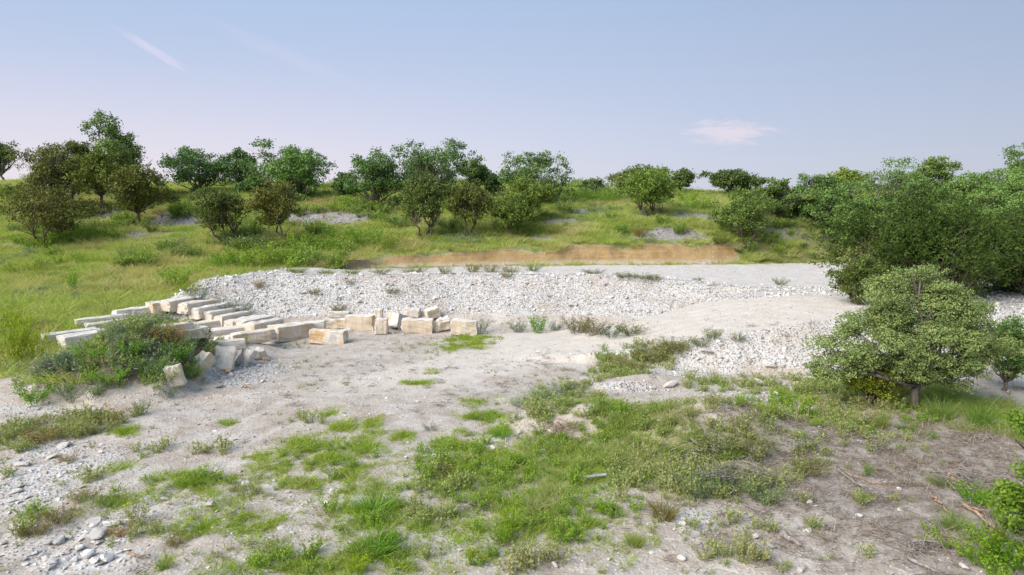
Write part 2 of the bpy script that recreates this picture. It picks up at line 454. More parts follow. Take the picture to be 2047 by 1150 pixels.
def ground_material():
    m, t = new_mat('earth and limestone')
    pos = t.n('ShaderNodeNewGeometry').outputs['Position']
    A = t.n('ShaderNodeSeparateColor', {0: t.n('ShaderNodeAttribute', attribute_name='cover_a').outputs['Color']}).outputs
    B = t.n('ShaderNodeSeparateColor', {0: t.n('ShaderNodeAttribute', attribute_name='cover_b').outputs['Color']}).outputs
    C = t.n('ShaderNodeSeparateColor', {0: t.n('ShaderNodeAttribute', attribute_name='cover_c').outputs['Color']}).outputs
    n_big = t.noise(pos, 0.35, 4, 0.6).outputs[0]
    n_mid = t.noise(pos, 1.7, 5, 0.65).outputs[0]
    n_fine = t.noise(pos, 14.0, 4, 0.7).outputs[0]
    # packed caliche of the yard, tan and grey in turns, sprinkled with chips
    dirt = t.mix(t.ramp(n_big, 0.35, 0.65), (0.44, 0.385, 0.33), (0.52, 0.45, 0.38))
    wet = t.noise(pos, 0.75, 6, 0.7, 0.6).outputs[0]
    dirt = t.mix(t.ramp(wet, 0.48, 0.62), dirt, (0.61, 0.57, 0.52))
    dirt = t.mix(t.ramp(wet, 0.46, 0.34), dirt, (0.40, 0.325, 0.265))
    dirt = t.mix(t.ramp(n_mid, 0.42, 0.70), dirt, (0.56, 0.515, 0.46))
    dirt = t.mix(t.ramp(n_mid, 0.44, 0.26), dirt, (0.36, 0.29, 0.235))
    dirt = t.mix(t.ramp(n_fine, 0.35, 0.72, 0.0, 0.55), dirt, (0.26, 0.22, 0.19))
    vor = t.n('ShaderNodeTexVoronoi', {'Vector': pos, 'Scale': 13.0})
    chip = t.math('MULTIPLY', t.ramp(vor.outputs['Distance'], 0.34, 0.22), t.ramp(t.n('ShaderNodeSeparateColor', {0: vor.outputs['Color']}).outputs[0], 0.62, 0.72))
    dirt = t.mix(t.math('MULTIPLY', chip, t.ramp(n_mid, 0.35, 0.6)), dirt, (0.70, 0.67, 0.64))
    # crushed limestone
    v2 = t.n('ShaderNodeTexVoronoi', {'Vector': pos, 'Scale': 9.0})
    r2 = t.n('ShaderNodeSeparateColor', {0: v2.outputs['Color']}).outputs
    white = t.mix(r2[0], (0.46, 0.44, 0.42), (0.64, 0.63, 0.61))
    white = t.mix(t.ramp(r2[1], 0.8, 0.95), white, (0.44, 0.36, 0.28))
    white = t.mix(t.ramp(n_big, 0.50, 0.66, 0, 0.65), white, (0.46, 0.40, 0.34))
    padc = t.mix(t.ramp(n_mid, 0.35, 0.7), (0.60, 0.58, 0.56), (0.54, 0.48, 0.42))
    roadc = t.mix(t.ramp(n_mid, 0.3, 0.7), (0.63, 0.59, 0.535), (0.58, 0.52, 0.45))
    roadc = t.mix(t.ramp(n_fine, 0.4, 0.7, 0, 0.4), roadc, (0.48, 0.42, 0.36))
    # litter of shredded juniper
    mulch = t.mix(n_fine, (0.22, 0.19, 0.165), (0.50, 0.455, 0.415))
    mulch = t.mix(t.ramp(n_mid, 0.4, 0.7), mulch, (0.42, 0.37, 0.33))
    # turf soil under the grass
    turf = t.mix(t.ramp(n_mid, 0.3, 0.7), (0.19, 0.23, 0.06), (0.30, 0.30, 0.12))
    turf = t.mix(t.ramp(n_fine, 0.45, 0.7, 0, 0.6), turf, (0.22, 0.19, 0.12))
    slide = t.mix(r2[0], (0.22, 0.20, 0.20), (0.38, 0.355, 0.35))
    # cut bank: ochre marl in level beds
    sc = t.n('ShaderNodeVectorMath', {0: pos, 1: (0.25, 0.25, 5.5)}, operation='MULTIPLY').outputs[0]
    beds = t.noise(sc, 1.3, 4, 0.6).outputs[0]
    cut = t.mix(t.ramp(n_mid, 0.3, 0.7), (0.31, 0.20, 0.085), (0.42, 0.295, 0.145))
    cut = t.mix(t.ramp(beds, 0.46, 0.66, 0, 0.6), cut, (0.47, 0.345, 0.175))
    cut = t.mix(t.ramp(beds, 0.42, 0.30, 0, 0.55), cut, (0.25, 0.15, 0.075))
    vs = t.n('ShaderNodeVectorMath', {0: pos, 1: (2.2, 0.5, 0.3)}, operation='MULTIPLY').outputs[0]
    cut = t.mix(t.ramp(t.noise(vs, 1.1, 5, 0.65).outputs[0], 0.48, 0.70, 0, 0.4), cut, (0.45, 0.35, 0.22))
    cut = t.mix(t.ramp(n_fine, 0.48, 0.75, 0, 0.6), cut, (0.24, 0.17, 0.11))
    zz = t.n('ShaderNodeSeparateXYZ', {0: pos}).outputs[2]
    cut = t.mix(t.ramp(t.math('ADD', zz, t.math('MULTIPLY', n_mid, 0.6)), 2.65, 2.2, 0, 0.85), cut, (0.50, 0.42, 0.34))
    dark = t.mix(n_fine, (0.10, 0.075, 0.06), (0.27, 0.215, 0.17))
    def edge(mask):
        return t.ramp(t.math('ADD', mask, t.math('MULTIPLY', t.math('SUBTRACT', n_fine, 0.5), 0.9)), 0.3, 0.7)
    col = dirt
    col = t.mix(edge(C[0]), col, padc)
    col = t.mix(edge(C[1]), col, roadc)
    col = t.mix(edge(A[1]), col, white)
    col = t.mix(edge(A[2]), col, mulch)
    col = t.mix(edge(B[0]), col, cut)
    col = t.mix(edge(A[0]), col, turf)
    col = t.mix(edge(B[1]), col, dark)
    col = t.mix(edge(B[2]), col, slide)
    bs = t.n('ShaderNodeBsdfPrincipled', {'Base Color': col, 'Roughness': 0.95, 'Specular IOR Level': 0.15})
    hb = t.math('ADD', t.math('MULTIPLY', n_fine, 0.6), t.math('MULTIPLY', t.ramp(v2.outputs['Distance'], 0.5, 0.0), t.math('ADD', t.math('MULTIPLY', A[1], 1.2), 0.25)))
    hb = t.math('ADD', hb, t.math('MULTIPLY', t.math('MULTIPLY', n_mid, B[0]), 2.5))
    bump = t.n('ShaderNodeBump', {'Strength': 0.8, 'Distance': 0.06, 'Height': hb})
    t.t.links.new(bump.outputs[0], bs.inputs['Normal'])
    t.n('ShaderNodeOutputMaterial', {'Surface': bs.outputs[0]})
    return m


build_ground()


# ------------------------------------------------------------------ helpers for meshes and scattered stuff
def mesh_obj(name, verts, faces, mat, parent=None, smooth=False, tint=None, link=True):
    me = bpy.data.meshes.new(name)
    me.from_pydata([tuple(v) for v in verts], [], [tuple(f) for f in faces])
    if smooth:
        me.polygons.foreach_set('use_smooth', np.ones(len(me.polygons), bool))
    if tint is not None:
        at = me.attributes.new('tint', 'FLOAT', 'FACE')
        at.data.foreach_set('value', np.asarray(tint, np.float32))
    if mat is not None:
        me.materials.append(mat)
    ob = bpy.data.objects.new(name, me)
    if link:
        COL.objects.link(ob)
    if parent is not None:
        ob.parent = parent
    return ob


def quad_mesh(name, quads, tint, mat):
    """a mesh of loose quads from an (N,4,3) array, quickly"""
    n = len(quads)
    me = bpy.data.meshes.new(name)
    me.vertices.add(n * 4); me.vertices.foreach_set('co', np.ascontiguousarray(quads, np.float32).ravel())
    me.loops.add(n * 4); me.loops.foreach_set('vertex_index', np.arange(n * 4))
    me.polygons.add(n); me.polygons.foreach_set('loop_start', np.arange(n) * 4)
    me.update(calc_edges=True)
    at = me.attributes.new('tint', 'FLOAT', 'FACE')
    at.data.foreach_set('value', np.asarray(tint, np.float32))
    if mat is not None:
        me.materials.append(mat)
    return me


def tag(o, label=None, cat=None, group=None, kind=None):
    for k, v in (('label', label), ('category', cat), ('group', group), ('kind', kind)):
        if v:
            o[k] = v
    return o


def scatter(name, pts, rots, scls, tints, protos, mat=None, label=None, cat=None):
    """stuff: small pieces that nobody counts, strewn over the ground as instanced geometry of this one object"""
    n = len(pts)
    me = bpy.data.meshes.new(name)
    me.vertices.add(n); me.vertices.foreach_set('co', np.asarray(pts, np.float32).ravel())
    for nm, ty, arr, key in (('rot', 'FLOAT_VECTOR', rots, 'vector'), ('scl', 'FLOAT_VECTOR', scls, 'vector'), ('tone', 'FLOAT', tints, 'value')):
        at = me.attributes.new(nm, ty, 'POINT'); at.data.foreach_set(key, np.asarray(arr, np.float32).ravel())
    at = me.attributes.new('pick', 'INT', 'POINT'); at.data.foreach_set('value', RNG.integers(0, len(protos), n).astype(np.int32))
    ob = bpy.data.objects.new(name, me)
    COL.objects.link(ob)
    g = bpy.data.node_groups.new(name, 'GeometryNodeTree')
    g.interface.new_socket('Geometry', in_out='INPUT', socket_type='NodeSocketGeometry')
    g.interface.new_socket('Geometry', in_out='OUTPUT', socket_type='NodeSocketGeometry')
    N, L = g.nodes.new, g.links.new
    gi, go = N('NodeGroupInput'), N('NodeGroupOutput')
    join = N('GeometryNodeJoinGeometry')
    for pr in reversed(protos):
        oi = N('GeometryNodeObjectInfo'); oi.inputs[0].default_value = pr
        ti = N('GeometryNodeGeometryToInstance')
        L(oi.outputs['Geometry'], ti.inputs[0]); L(ti.outputs[0], join.inputs[0])
    ip = N('GeometryNodeInstanceOnPoints')
    def attr(nm, ty):
        a = N('GeometryNodeInputNamedAttribute'); a.data_type = ty; a.inputs[0].default_value = nm
        return a.outputs[0]
    e = N('FunctionNodeEulerToRotation'); L(attr('rot', 'FLOAT_VECTOR'), e.inputs[0])
    L(gi.outputs[0], ip.inputs['Points']); L(join.outputs[0], ip.inputs['Instance'])
    ip.inputs['Pick Instance'].default_value = True
    L(attr('pick', 'INT'), ip.inputs['Instance Index'])
    L(e.outputs[0], ip.inputs['Rotation']); L(attr('scl', 'FLOAT_VECTOR'), ip.inputs['Scale'])
    L(ip.outputs[0], go.inputs[0])
    md = ob.modifiers.new('strewn', 'NODES'); md.node_group = g
    if mat is not None:
        me.materials.append(mat)
    return tag(ob, label, cat, None, 'stuff')


def sample_area(n, x0, x1, y0, y1, dens, fan=True):
    """random ground points thinned by a density function; more of them near by when fan is set"""
    if fan:
        y = y0 + (y1 - y0) * RNG.random(n)
        x = (x0 + (x1 - x0) * RNG.random(n))
        keep = np.abs(x) < 0.78 * y + 3.0
        x, y = x[keep], y[keep]
    else:
        x = RNG.uniform(x0, x1, n); y = RNG.uniform(y0, y1, n)
    d = dens(x, y)
    k = RNG.random(len(x)) < d
    x, y, d = x[k], y[k], d[k]
    return x, y, height(x, y), d


def stone_material(name, lo, hi, stain, stain_amt=0.3, src='INSTANCER'):
    m, t = new_mat(name)
    if src == 'INSTANCER':
        tone = t.n('ShaderNodeAttribute', attribute_name='tone', attribute_type='INSTANCER').outputs['Fac']
    else:
        tone = t.n('ShaderNodeObjectInfo').outputs['Random']
    pos = t.n('ShaderNodeNewGeometry').outputs['Position']
    nz = t.noise(pos, 6.0, 4, 0.65).outputs[0]
    col = t.mix(tone, lo, hi)
    col = t.mix(t.math('MULTIPLY', t.ramp(nz, 0.48, 0.7), stain_amt), col, stain)
    bs = t.n('ShaderNodeBsdfPrincipled', {'Base Color': col, 'Roughness': 0.9, 'Specular IOR Level': 0.2})
    nf = t.noise(pos, 30.0, 3, 0.7).outputs[0]
    b = t.n('ShaderNodeBump', {'Strength': 0.4, 'Distance': 0.02, 'Height': nf})
    t.t.links.new(b.outputs[0], bs.inputs['Normal'])
    t.n('ShaderNodeOutputMaterial', {'Surface': bs.outputs[0]})
    return m


def hull_rock(name, seed, npts=11, flat=0.7, mat=None, link=False, dims=(1, 1, 1), jag=0.25):
    r = np.random.default_rng(seed)
    bm = bmesh.new()
    for _ in range(npts):
        v = r.normal(size=3); v /= np.linalg.norm(v)
        v *= 0.5 * (1 - jag * r.random())
        bm.verts.new((v[0] * dims[0], v[1] * dims[1], v[2] * flat * dims[2]))
    res = bmesh.ops.convex_hull(bm, input=bm.verts)
    junk = list({e for e in res['geom_interior'] + res['geom_unused'] if isinstance(e, bmesh.types.BMVert)})
    if junk:
        bmesh.ops.delete(bm, geom=junk, context='VERTS')
    if link:
        bmesh.ops.dissolve_limit(bm, angle_limit=0.2, verts=bm.verts, edges=bm.edges)
        bmesh.ops.bevel(bm, geom=list(bm.edges), offset=0.05, segments=1, profile=0.5, affect='EDGES')
        bmesh.ops.triangulate(bm, faces=bm.faces)
        bmesh.ops.subdivide_edges(bm, edges=bm.edges, cuts=1)
        for v in bm.verts:
            v.co *= 1 + r.normal(0, .035)
    me = bpy.data.meshes.new(name)
    bm.to_mesh(me); bm.free()
    if mat:
        me.materials.append(mat)
    ob = bpy.data.objects.new(name, me)
    if link:
        COL.objects.link(ob)
    return ob


M_CHIP = stone_material('limestone chips', (0.35, 0.335, 0.315), (0.78, 0.765, 0.74), (0.50, 0.41, 0.31))
M_PEB = stone_material('weathered pebbles', (0.30, 0.27, 0.25), (0.68, 0.65, 0.62), (0.50, 0.40, 0.31))
M_GREY = stone_material('grey scree', (0.19, 0.18, 0.185), (0.42, 0.40, 0.40), (0.32, 0.27, 0.22))
M_ROCK = stone_material('pale limestone rock', (0.46, 0.44, 0.42), (0.66, 0.65, 0.63), (0.45, 0.36, 0.26), 0.55, 'OBJECT')

chips = [hull_rock('chip', 100 + k, 8 + k % 5, 0.55 + 0.06 * (k % 5), M_CHIP) for k in range(9)]
pebs = [hull_rock('pebble', 200 + k, 7 + k % 4, 0.5 + 0.08 * (k % 4), M_PEB) for k in range(7)]
greys = [hull_rock('scree', 300 + k, 7 + k % 4, 0.45, M_GREY) for k in range(5)]


def strew_stones():
    # crushed rock on the faces of the fill
    def dens(x, y):
        c = cover(x, y)
        return np.clip(c['white'] * (y > 23) - 0.3 * c['lawn'] - 0.5 * c['olive'], 0, 1) * np.where(y > 39, 0.9, 0.8)
    x, y, z, d = sample_area(100000, -24, 28, 23, 45, dens)
    n = len(x)
    s = 0.038 + 0.10 * RNG.random(n) ** 2.2 + 0.22 * RNG.random(n) ** 34 + 0.30 * RNG.random(n) ** 90
    s *= np.where(y > 36, 1.0, 0.95)
    print('crushed', n)
    scatter('crushed_limestone', np.stack([x, y, z + s * RNG.uniform(0.02, 0.32, n)], 1), RNG.uniform(-0.6, 0.6, (n, 3)) + np.stack([0 * x, 0 * x, RNG.uniform(0, 6.28, n)], 1),
            np.stack([s * RNG.uniform(0.8, 1.5, n), s, s * RNG.uniform(0.7, 1.1, n)], 1), np.clip(RNG.normal(0.60, 0.24, n) + 0.9 * fbm(x * .35, y * .35, 99, 3) - .35 * sstep(fbm(x * .5, y * .3, 98, 3), .1, .25), 0, 1), chips,
            label='crushed white limestone covering the pad slope and ramp flank', cat='gravel')
    # chips lying about the yard and foreground
    def dens2(x, y):
        c = cover(x, y)
        nz = sstep(fbm(x * 0.5, y * 0.5, 95, 4), -0.12, 0.2)
        return np.clip((0.24 + 0.5 * nz + 1.1 * c['white']) * (1 - 0.75 * c['lawn']) * (1 - 0.5 * c['mulch']) * (1 - 0.8 * c['grass']), 0, 1)
    x, y, z, d = sample_area(66000, -19, 20, 9, 38, dens2)
    n = len(x)
    rub = cover(x, y)['white'] * (y < 23)
    s = 0.022 + 0.055 * RNG.random(n) ** 2 + (0.11 + 0.13 * rub) * RNG.random(n) ** (14 - 11 * rub)
    print('pebbles', n)
    scatter('loose_stone_chips', np.stack([x, y, z + s * 0.08], 1), np.stack([RNG.uniform(-.3, .3, n), RNG.uniform(-.3, .3, n), RNG.uniform(0, 6.28, n)], 1),
            np.stack([s * RNG.uniform(0.9, 1.6, n), s, s * RNG.uniform(0.6, 1.0, n)], 1), np.clip(RNG.normal(0.55, 0.26, n) + 0.2 * rub, 0, 1), pebs,
            label='loose pale stone chips strewn over the bare yard', cat='gravel')
    # pad top and roadside
    def dens3(x, y):
        c = cover(x, y)
        return np.clip(c['pad'] * 0.5 + c['cut'] * 0.6 + 2.4 * c['cut'] * (1 - c['cut']) + c['road'] * 0.10 + c['dark'] * .2 * (y > 45), 0, 1)
    x, y, z, d = sample_area(14000, -20, 36, 29, 58, dens3)
    n = len(x); s = 0.04 + 0.10 * RNG.random(n) ** 3
    print('padchips', n)
    scatter('pad_gravel', np.stack([x, y, z + s * 0.1], 1), np.stack([RNG.uniform(-.3, .3, n), RNG.uniform(-.3, .3, n), RNG.uniform(0, 6.28, n)], 1),
            np.stack([s * RNG.uniform(0.9, 1.6, n), s, s * 0.8], 1), np.clip(RNG.normal(0.6, 0.22, n), 0, 1), chips,
            label='fine pale gravel on the levelled pad and ramp', cat='gravel')
    # grey scree patches on the hill
    def dens4(x, y):
        return np.clip(cover(x, y)['slide'] - 0.15, 0, 1)
    x, y, z, d = sample_area(60000, -60, 45, 44, 86, dens4)
    n = min(len(x), 9000); x, y, z = x[:n], y[:n], z[:n]
    s = 0.10 + 0.20 * RNG.random(n) ** 2
    print('scree', n)
    scatter('hillside_scree', np.stack([x, y, z + s * 0.12], 1), np.stack([RNG.uniform(-.4, .4, n), RNG.uniform(-.4, .4, n), RNG.uniform(0, 6.28, n)], 1),
            np.stack([s * RNG.uniform(0.9, 1.6, n), s, s * 0.8], 1), np.clip(RNG.normal(0.5, 0.25, n), 0, 1), greys,
            label='grey stony scree in bare patches on the hillside', cat='scree')


strew_stones()
# ------------------------------------------------------------------ quarried limestone blocks
def block_material():
    m, t = new_mat('quarried limestone')
    tc = t.n('ShaderNodeTexCoord').outputs['Object']
    oi = t.n('ShaderNodeObjectInfo')
    rnd = oi.outputs['Random']
    amt = t.n('ShaderNodeSeparateColor', {0: oi.outputs['Color']}).outputs
    off = t.n('ShaderNodeCombineXYZ', {0: t.math('MULTIPLY', rnd, 37.0), 1: t.math('MULTIPLY', rnd, 11.0), 2: 0.0}).outputs[0]
    vec = t.n('ShaderNodeVectorMath', {0: tc, 1: off}, operation='ADD').outputs[0]
    n1 = t.noise(vec, 1.6, 5, 0.62, 0.4).outputs[0]
    n2 = t.noise(vec, 7.0, 4, 0.65).outputs[0]
    nor = t.n('ShaderNodeSeparateXYZ', {0: t.n('ShaderNodeTexCoord').outputs['Normal']}).outputs[2]
    sv = t.n('ShaderNodeVectorMath', {0: vec, 1: (6.0, 6.0, 0.35)}, operation='MULTIPLY').outputs[0]
    streak = t.noise(sv, 1.2, 4, 0.6).outputs[0]
    col = t.mix(t.ramp(n2, 0.3, 0.7), (0.63, 0.595, 0.54), (0.75, 0.725, 0.685))
    rust = t.math('MULTIPLY', t.ramp(n1, 0.45, 0.66), amt[0])
    col = t.mix(rust, col, (0.60, 0.37, 0.17))
    cream = t.math('MULTIPLY', t.ramp(t.math('ABSOLUTE', nor), 0.75, 0.4), amt[1])
    col = t.mix(t.math('MULTIPLY', cream, t.ramp(streak, 0.3, 0.7, 0.35, 1.0)), col, (0.62, 0.49, 0.32))
    col = t.mix(t.math('MULTIPLY', t.ramp(streak, 0.58, 0.75), t.math('MULTIPLY', t.ramp(t.math('ABSOLUTE', nor), 0.8, 0.5), 0.55)), col, (0.36, 0.31, 0.26))
    col = t.mix(t.ramp(n2, 0.60, 0.85, 0, 0.5), col, (0.42, 0.38, 0.34))
    bs = t.n('ShaderNodeBsdfPrincipled', {'Base Color': col, 'Roughness': 0.9, 'Specular IOR Level': 0.2})
    nf = t.noise(vec, 18.0, 5, 0.7).outputs[0]
    b = t.n('ShaderNodeBump', {'Strength': 0.6, 'Distance': 0.03, 'Height': t.math('ADD', nf, t.math('MULTIPLY', streak, 0.8))})
    t.t.links.new(b.outputs[0], bs.inputs['Normal'])
    t.n('ShaderNodeOutputMaterial', {'Surface': bs.outputs[0]})
    return m


M_BLOCK = block_material()


def noise3(co, seed):
    from mathutils import noise as mn
    return mn.fractal(co + Vector((seed * 3.7, seed * 1.3, seed * 2.1)), 0.8, 2.0, 4)


def block_mesh(name, L, W, H, seed, rough=0.035, taper=0.06):
    """a sawn and split block: unequal faces, chipped arrises, a worn surface; its base is at z = 0"""
    r = random.Random(seed)
    bm = bmesh.new()
    bmesh.ops.create_cube(bm, size=1.0)
    for v in bm.verts:
        v.co = Vector((v.co.x * L * (1 + r.uniform(-taper, taper)), v.co.y * W * (1 + r.uniform(-taper, taper)), v.co.z * H * (1 + r.uniform(-taper, taper) * 0.8)))
    bmesh.ops.bevel(bm, geom=list(bm.edges), offset=0.045, segments=2, profile=0.55, affect='EDGES')
    long_e = [e for e in bm.edges if e.calc_length() > 0.26]
    bmesh.ops.subdivide_edges(bm, edges=long_e, cuts=4, use_grid_fill=True)
    bmesh.ops.triangulate(bm, faces=[f for f in bm.faces if len(f.verts) > 4])
    bm.normal_update()
    for v in bm.verts:
        n = noise3(v.co * 1.9, seed)
        n2 = noise3(v.co * 5.5, seed + 9)
        v.co += v.normal * (n * rough * 1.5 + n2 * rough * 0.7)
        edge = sum(abs(abs(c) - d / 2) < 0.07 for c, d in zip(v.co, (L, W, H)))
        if edge >= 2 and r.random() < 0.35:
            v.co *= 1 - r.uniform(0.0, 0.10)
    zmin = min(v.co.z for v in bm.verts)
    for v in bm.verts:
        v.co.z -= zmin
    me = bpy.data.meshes.new(name)
    bm.to_mesh(me); bm.free()
    me.materials.append(M_BLOCK)
    return me


_bseed = [500]


def block(px, py, L, W, H, yaw, label, tilt=(0, 0), rust=0.35, cream=0.45, front=True, sink=0.05, group=None, name='limestone_block', rough=0.035, lift=0.0, taper=0.06):
    """a block whose near foot stands at that photograph pixel; yaw turns its long axis, in degrees from the picture plane"""
    _bseed[0] += 1
    BARE[0] = px < 300
    p = gp(px, py)
    BARE[0] = False
    a = math.radians(yaw)
    if front:
        ex = abs(L / 2 * math.sin(a)) + abs(W / 2 * math.cos(a))
        p = on_ground(p.x + 0.5 * L * math.cos(a) * (0.9 if yaw > 30 else 0), p.y + ex)
    me = block_mesh(name, L, W, H, _bseed[0], rough, taper)
    o = bpy.data.objects.new(name, me)
    COL.objects.link(o)
    o.location = (p.x, p.y, p.z - sink + lift)
    o.rotation_euler = (math.radians(tilt[0]), math.radians(tilt[1]), a)
    o.color = (rust, cream, 0, 1)
    return tag(o, label, 'stone block', group or 'quarried limestone blocks stored in the yard')


AX = 62
# back row of slabs, laid side by side behind the weedy mound
for i, (px, py, lab, rust) in enumerate([
        (299, 643, 'cream slab with rusty right side, first and farthest of the back row of limestone slabs', .8),
        (331, 649, 'limestone slab in the back row, second from its far left end', .3),
        (364, 653, 'limestone slab with orange flank in the back row, third from its far left end', .7),
        (388, 657, 'broad white-topped limestone slab in the back row, fourth from its far left end', .1),
        (413, 659, 'limestone slab with dark streaked end, fifth in the back row from the far left', .3),
        (434, 661, 'limestone slab in the middle of the back row, sixth from its far left end', .4),
        (456, 665, 'limestone slab with split streaked end, seventh in the back row from the far left', .4),
        (477, 667, 'limestone slab with ochre end, eighth in the back row from the far left', .6),
        (497, 670, 'narrow limestone slab just left of the big blunt end block', .4)]):
    block(px, py, 2.0 + 0.1 * (i % 3), 0.72 + (0.12 if i == 3 else 0), 0.58 + 0.04 * (i % 2), AX + (i % 3) * 2, lab, (0, -1 + i % 3), rust, 0.4 + 0.1 * (i % 3))
block(543, 688, 2.0, 0.95, 0.74, 50, 'big blunt limestone block with ochre end, right end of the slab rows', (0, 2), .75, .8)
block(607, 673, 1.95, 0.62, 0.62, 14, 'long pale grey limestone block lying lengthwise right of the slab rows', (0, -4), .1, .5)
# front rows
block(284, 664, 1.5, 0.6, 0.42, 56, 'white limestone slab peeping over the mound, below the back row', (0, 0), .4, .3)
block(315, 668, 1.3, 0.55, 0.40, 56, 'short limestone slab wedged between mound and back row', (0, 0), .5, .4)
block(343, 671, 1.3, 0.55, 0.42, 54, 'ochre stained limestone slab in the gap between slab rows', (0, 0), .95, .7)
block(374, 669, 2.1, 0.62, 0.5, 44, 'limestone slab in the front row, farthest of that row from the camera', (0, -2), .3, .5)
block(396, 679, 2.5, 0.7, 0.45, 42, 'wide flat white limestone slab in the middle of the front row', (3, 0), .15, .4)
block(430, 690, 2.5, 0.55, 0.45, 44, 'long white limestone slab in the front row beside the tan-ended one', (0, 0), .15, .35)
block(452, 691, 2.3, 0.55, 0.52, 46, 'cream limestone slab squeezed in the front row, next to the tan-ended one', (0, -2), .25, .4)
block(492, 695, 1.75, 0.62, 0.55, 30, 'limestone block with square tan end at the near right corner of the front row', (0, -3), .5, .6)
block(405, 693, 1.2, 0.5, 0.4, 36, 'short ochre limestone slab half hidden by the weeds on the mound', (0, 0), .8, .6)
block(424, 706, 2.1, 0.6, 0.42, 22, 'low white limestone slab behind the tumbled blocks', (0, -3), .1, .3)
# slabs beyond the mound on the left
block(150, 663, 2.5, 0.6, 0.55, 52, 'weathered grey limestone slab beyond the mound, upper of the left pair', (0, 0), .1, .15)
block(170, 670, 2.4, 0.6, 0.55, 52, 'limestone slab beyond the mound, close against the upper left slab', (0, 0), .1, .2)
block(82, 692, 2.4, 0.62, 0.5, 52, 'low limestone slab at the far left end beside the tall yellow-green weeds', (0, 0), .2, .15)
block(118, 707, 2.2, 0.95, 0.75, 56, 'thick grey limestone block with broad shaded end, near the tall yellow-green weeds', (0, 0), .05, .1)
block(228, 646, 2.4, 0.6, 0.62, 50, 'white limestone slab showing just above the top of the weedy mound', (0, 0), .1, .2)
block(262, 643, 2.3, 0.6, 0.6, 52, 'limestone slab above the mound top, next to the first back-row slab', (0, 0), .2, .3)
# line of blocks at the foot of the gravel slope
block(653, 689, 1.75, 0.6, 0.66, -3, 'white limestone block with orange patches, alone in front of the line', (0, 2), 1.0, .1, rough=.05)
block(668, 660, 1.2, 0.6, 0.5, 6, 'tan rough limestone block at the left of the line under the gravel slope', (0, 0), .8, .9, rough=.06)
block(676, 643, 1.1, 0.55, 0.35, 4, 'flat pale limestone block lying behind the tan one', (0, 3), .2, .4, lift=.0)
block(718, 662, 1.5, 0.7, 0.80, -2, 'tall buff limestone block with drill streaks, left of the upright one', (0, 0), .3, .9)
block(761, 670, 0.62, 0.7, 0.78, 2, 'small upright limestone block in the middle of the line', (0, 0), .15, .7)
block(757, 660, 0.40, 0.5, 1.10, 0, 'narrow upright limestone piece standing behind the small upright block', (0, 0), .15, .6)
block(789, 663, 0.75, 1.35, 0.75, -22, 'white block with orange end tipped up on the gravel slope', (-22, 0), .75, .2, lift=.05)
block(832, 667, 1.6, 0.65, 0.70, 2, 'buff limestone block, largest right of the tipped white one', (0, 2), .35, .95)
block(822, 641, 0.85, 0.45, 0.5, -4, 'grey limestone block behind the large buff one', (0, 4), .1, .4, lift=.0)
block(866, 648, 0.75, 0.5, 0.58, 24, 'banded tan limestone block propped at a slant behind the large buff one', (8, -14), .5, .9, lift=.05)
block(881, 666, 0.95, 0.6, 0.55, 14, 'jagged triangular limestone chunk between the two right-hand blocks', (0, -14), .4, .6, rough=.10, taper=.3)
block(927, 671, 1.35, 0.65, 0.72, -3, 'cream limestone block at the right end of the line, by the grass', (0, 2), .35, .7)
# tumbled ones at the mound's right foot
block(408, 742, 1.0, 0.56, 0.52, 48, 'tan limestone block tipped on edge against the mound', (14, -38), .55, .9, front=False, lift=.15)
block(445, 739, 0.78, 0.36, 0.95, 10, 'white limestone slab stood on end among the tumbled blocks', (-22, 8), .2, .1, front=False)
block(482, 731, 0.60, 0.32, 0.80, -20, 'grey split limestone slab leaning right beside the upright white one', (-20, 18), .15, .1, front=False, rough=.06)
block(510, 718, 0.8, 0.55, 0.34, 12, 'broken flat limestone rock at the right of the tumbled blocks', (4, -6), .5, .5, front=False, rough=.10, taper=.2)
block(356, 771, 0.52, 0.5, 0.72, 20, 'lone chunky limestone block upright at the near foot of the mound', (-6, -12), .45, .5, front=False, rough=.03, taper=.06)


# ------------------------------------------------------------------ single rocks that stand out
def rock(px, py, size, label, seed, dims=(1.3, 1.0, 0.75), group='loose limestone rocks', mat=None):
    o = hull_rock('limestone_rock', seed, 16, 0.9, mat or M_ROCK, True, dims, 0.35)
    o.location = gp(px, py) + Vector((0, 0, size * dims[2] * 0.18))
    o.scale = (size * .85,) * 3
    o.rotation_euler = (random.Random(seed).uniform(-.2, .2), random.Random(seed + 1).uniform(-.2, .2), random.Random(seed + 2).uniform(0, 6))
    return tag(o, label, 'rock', group)


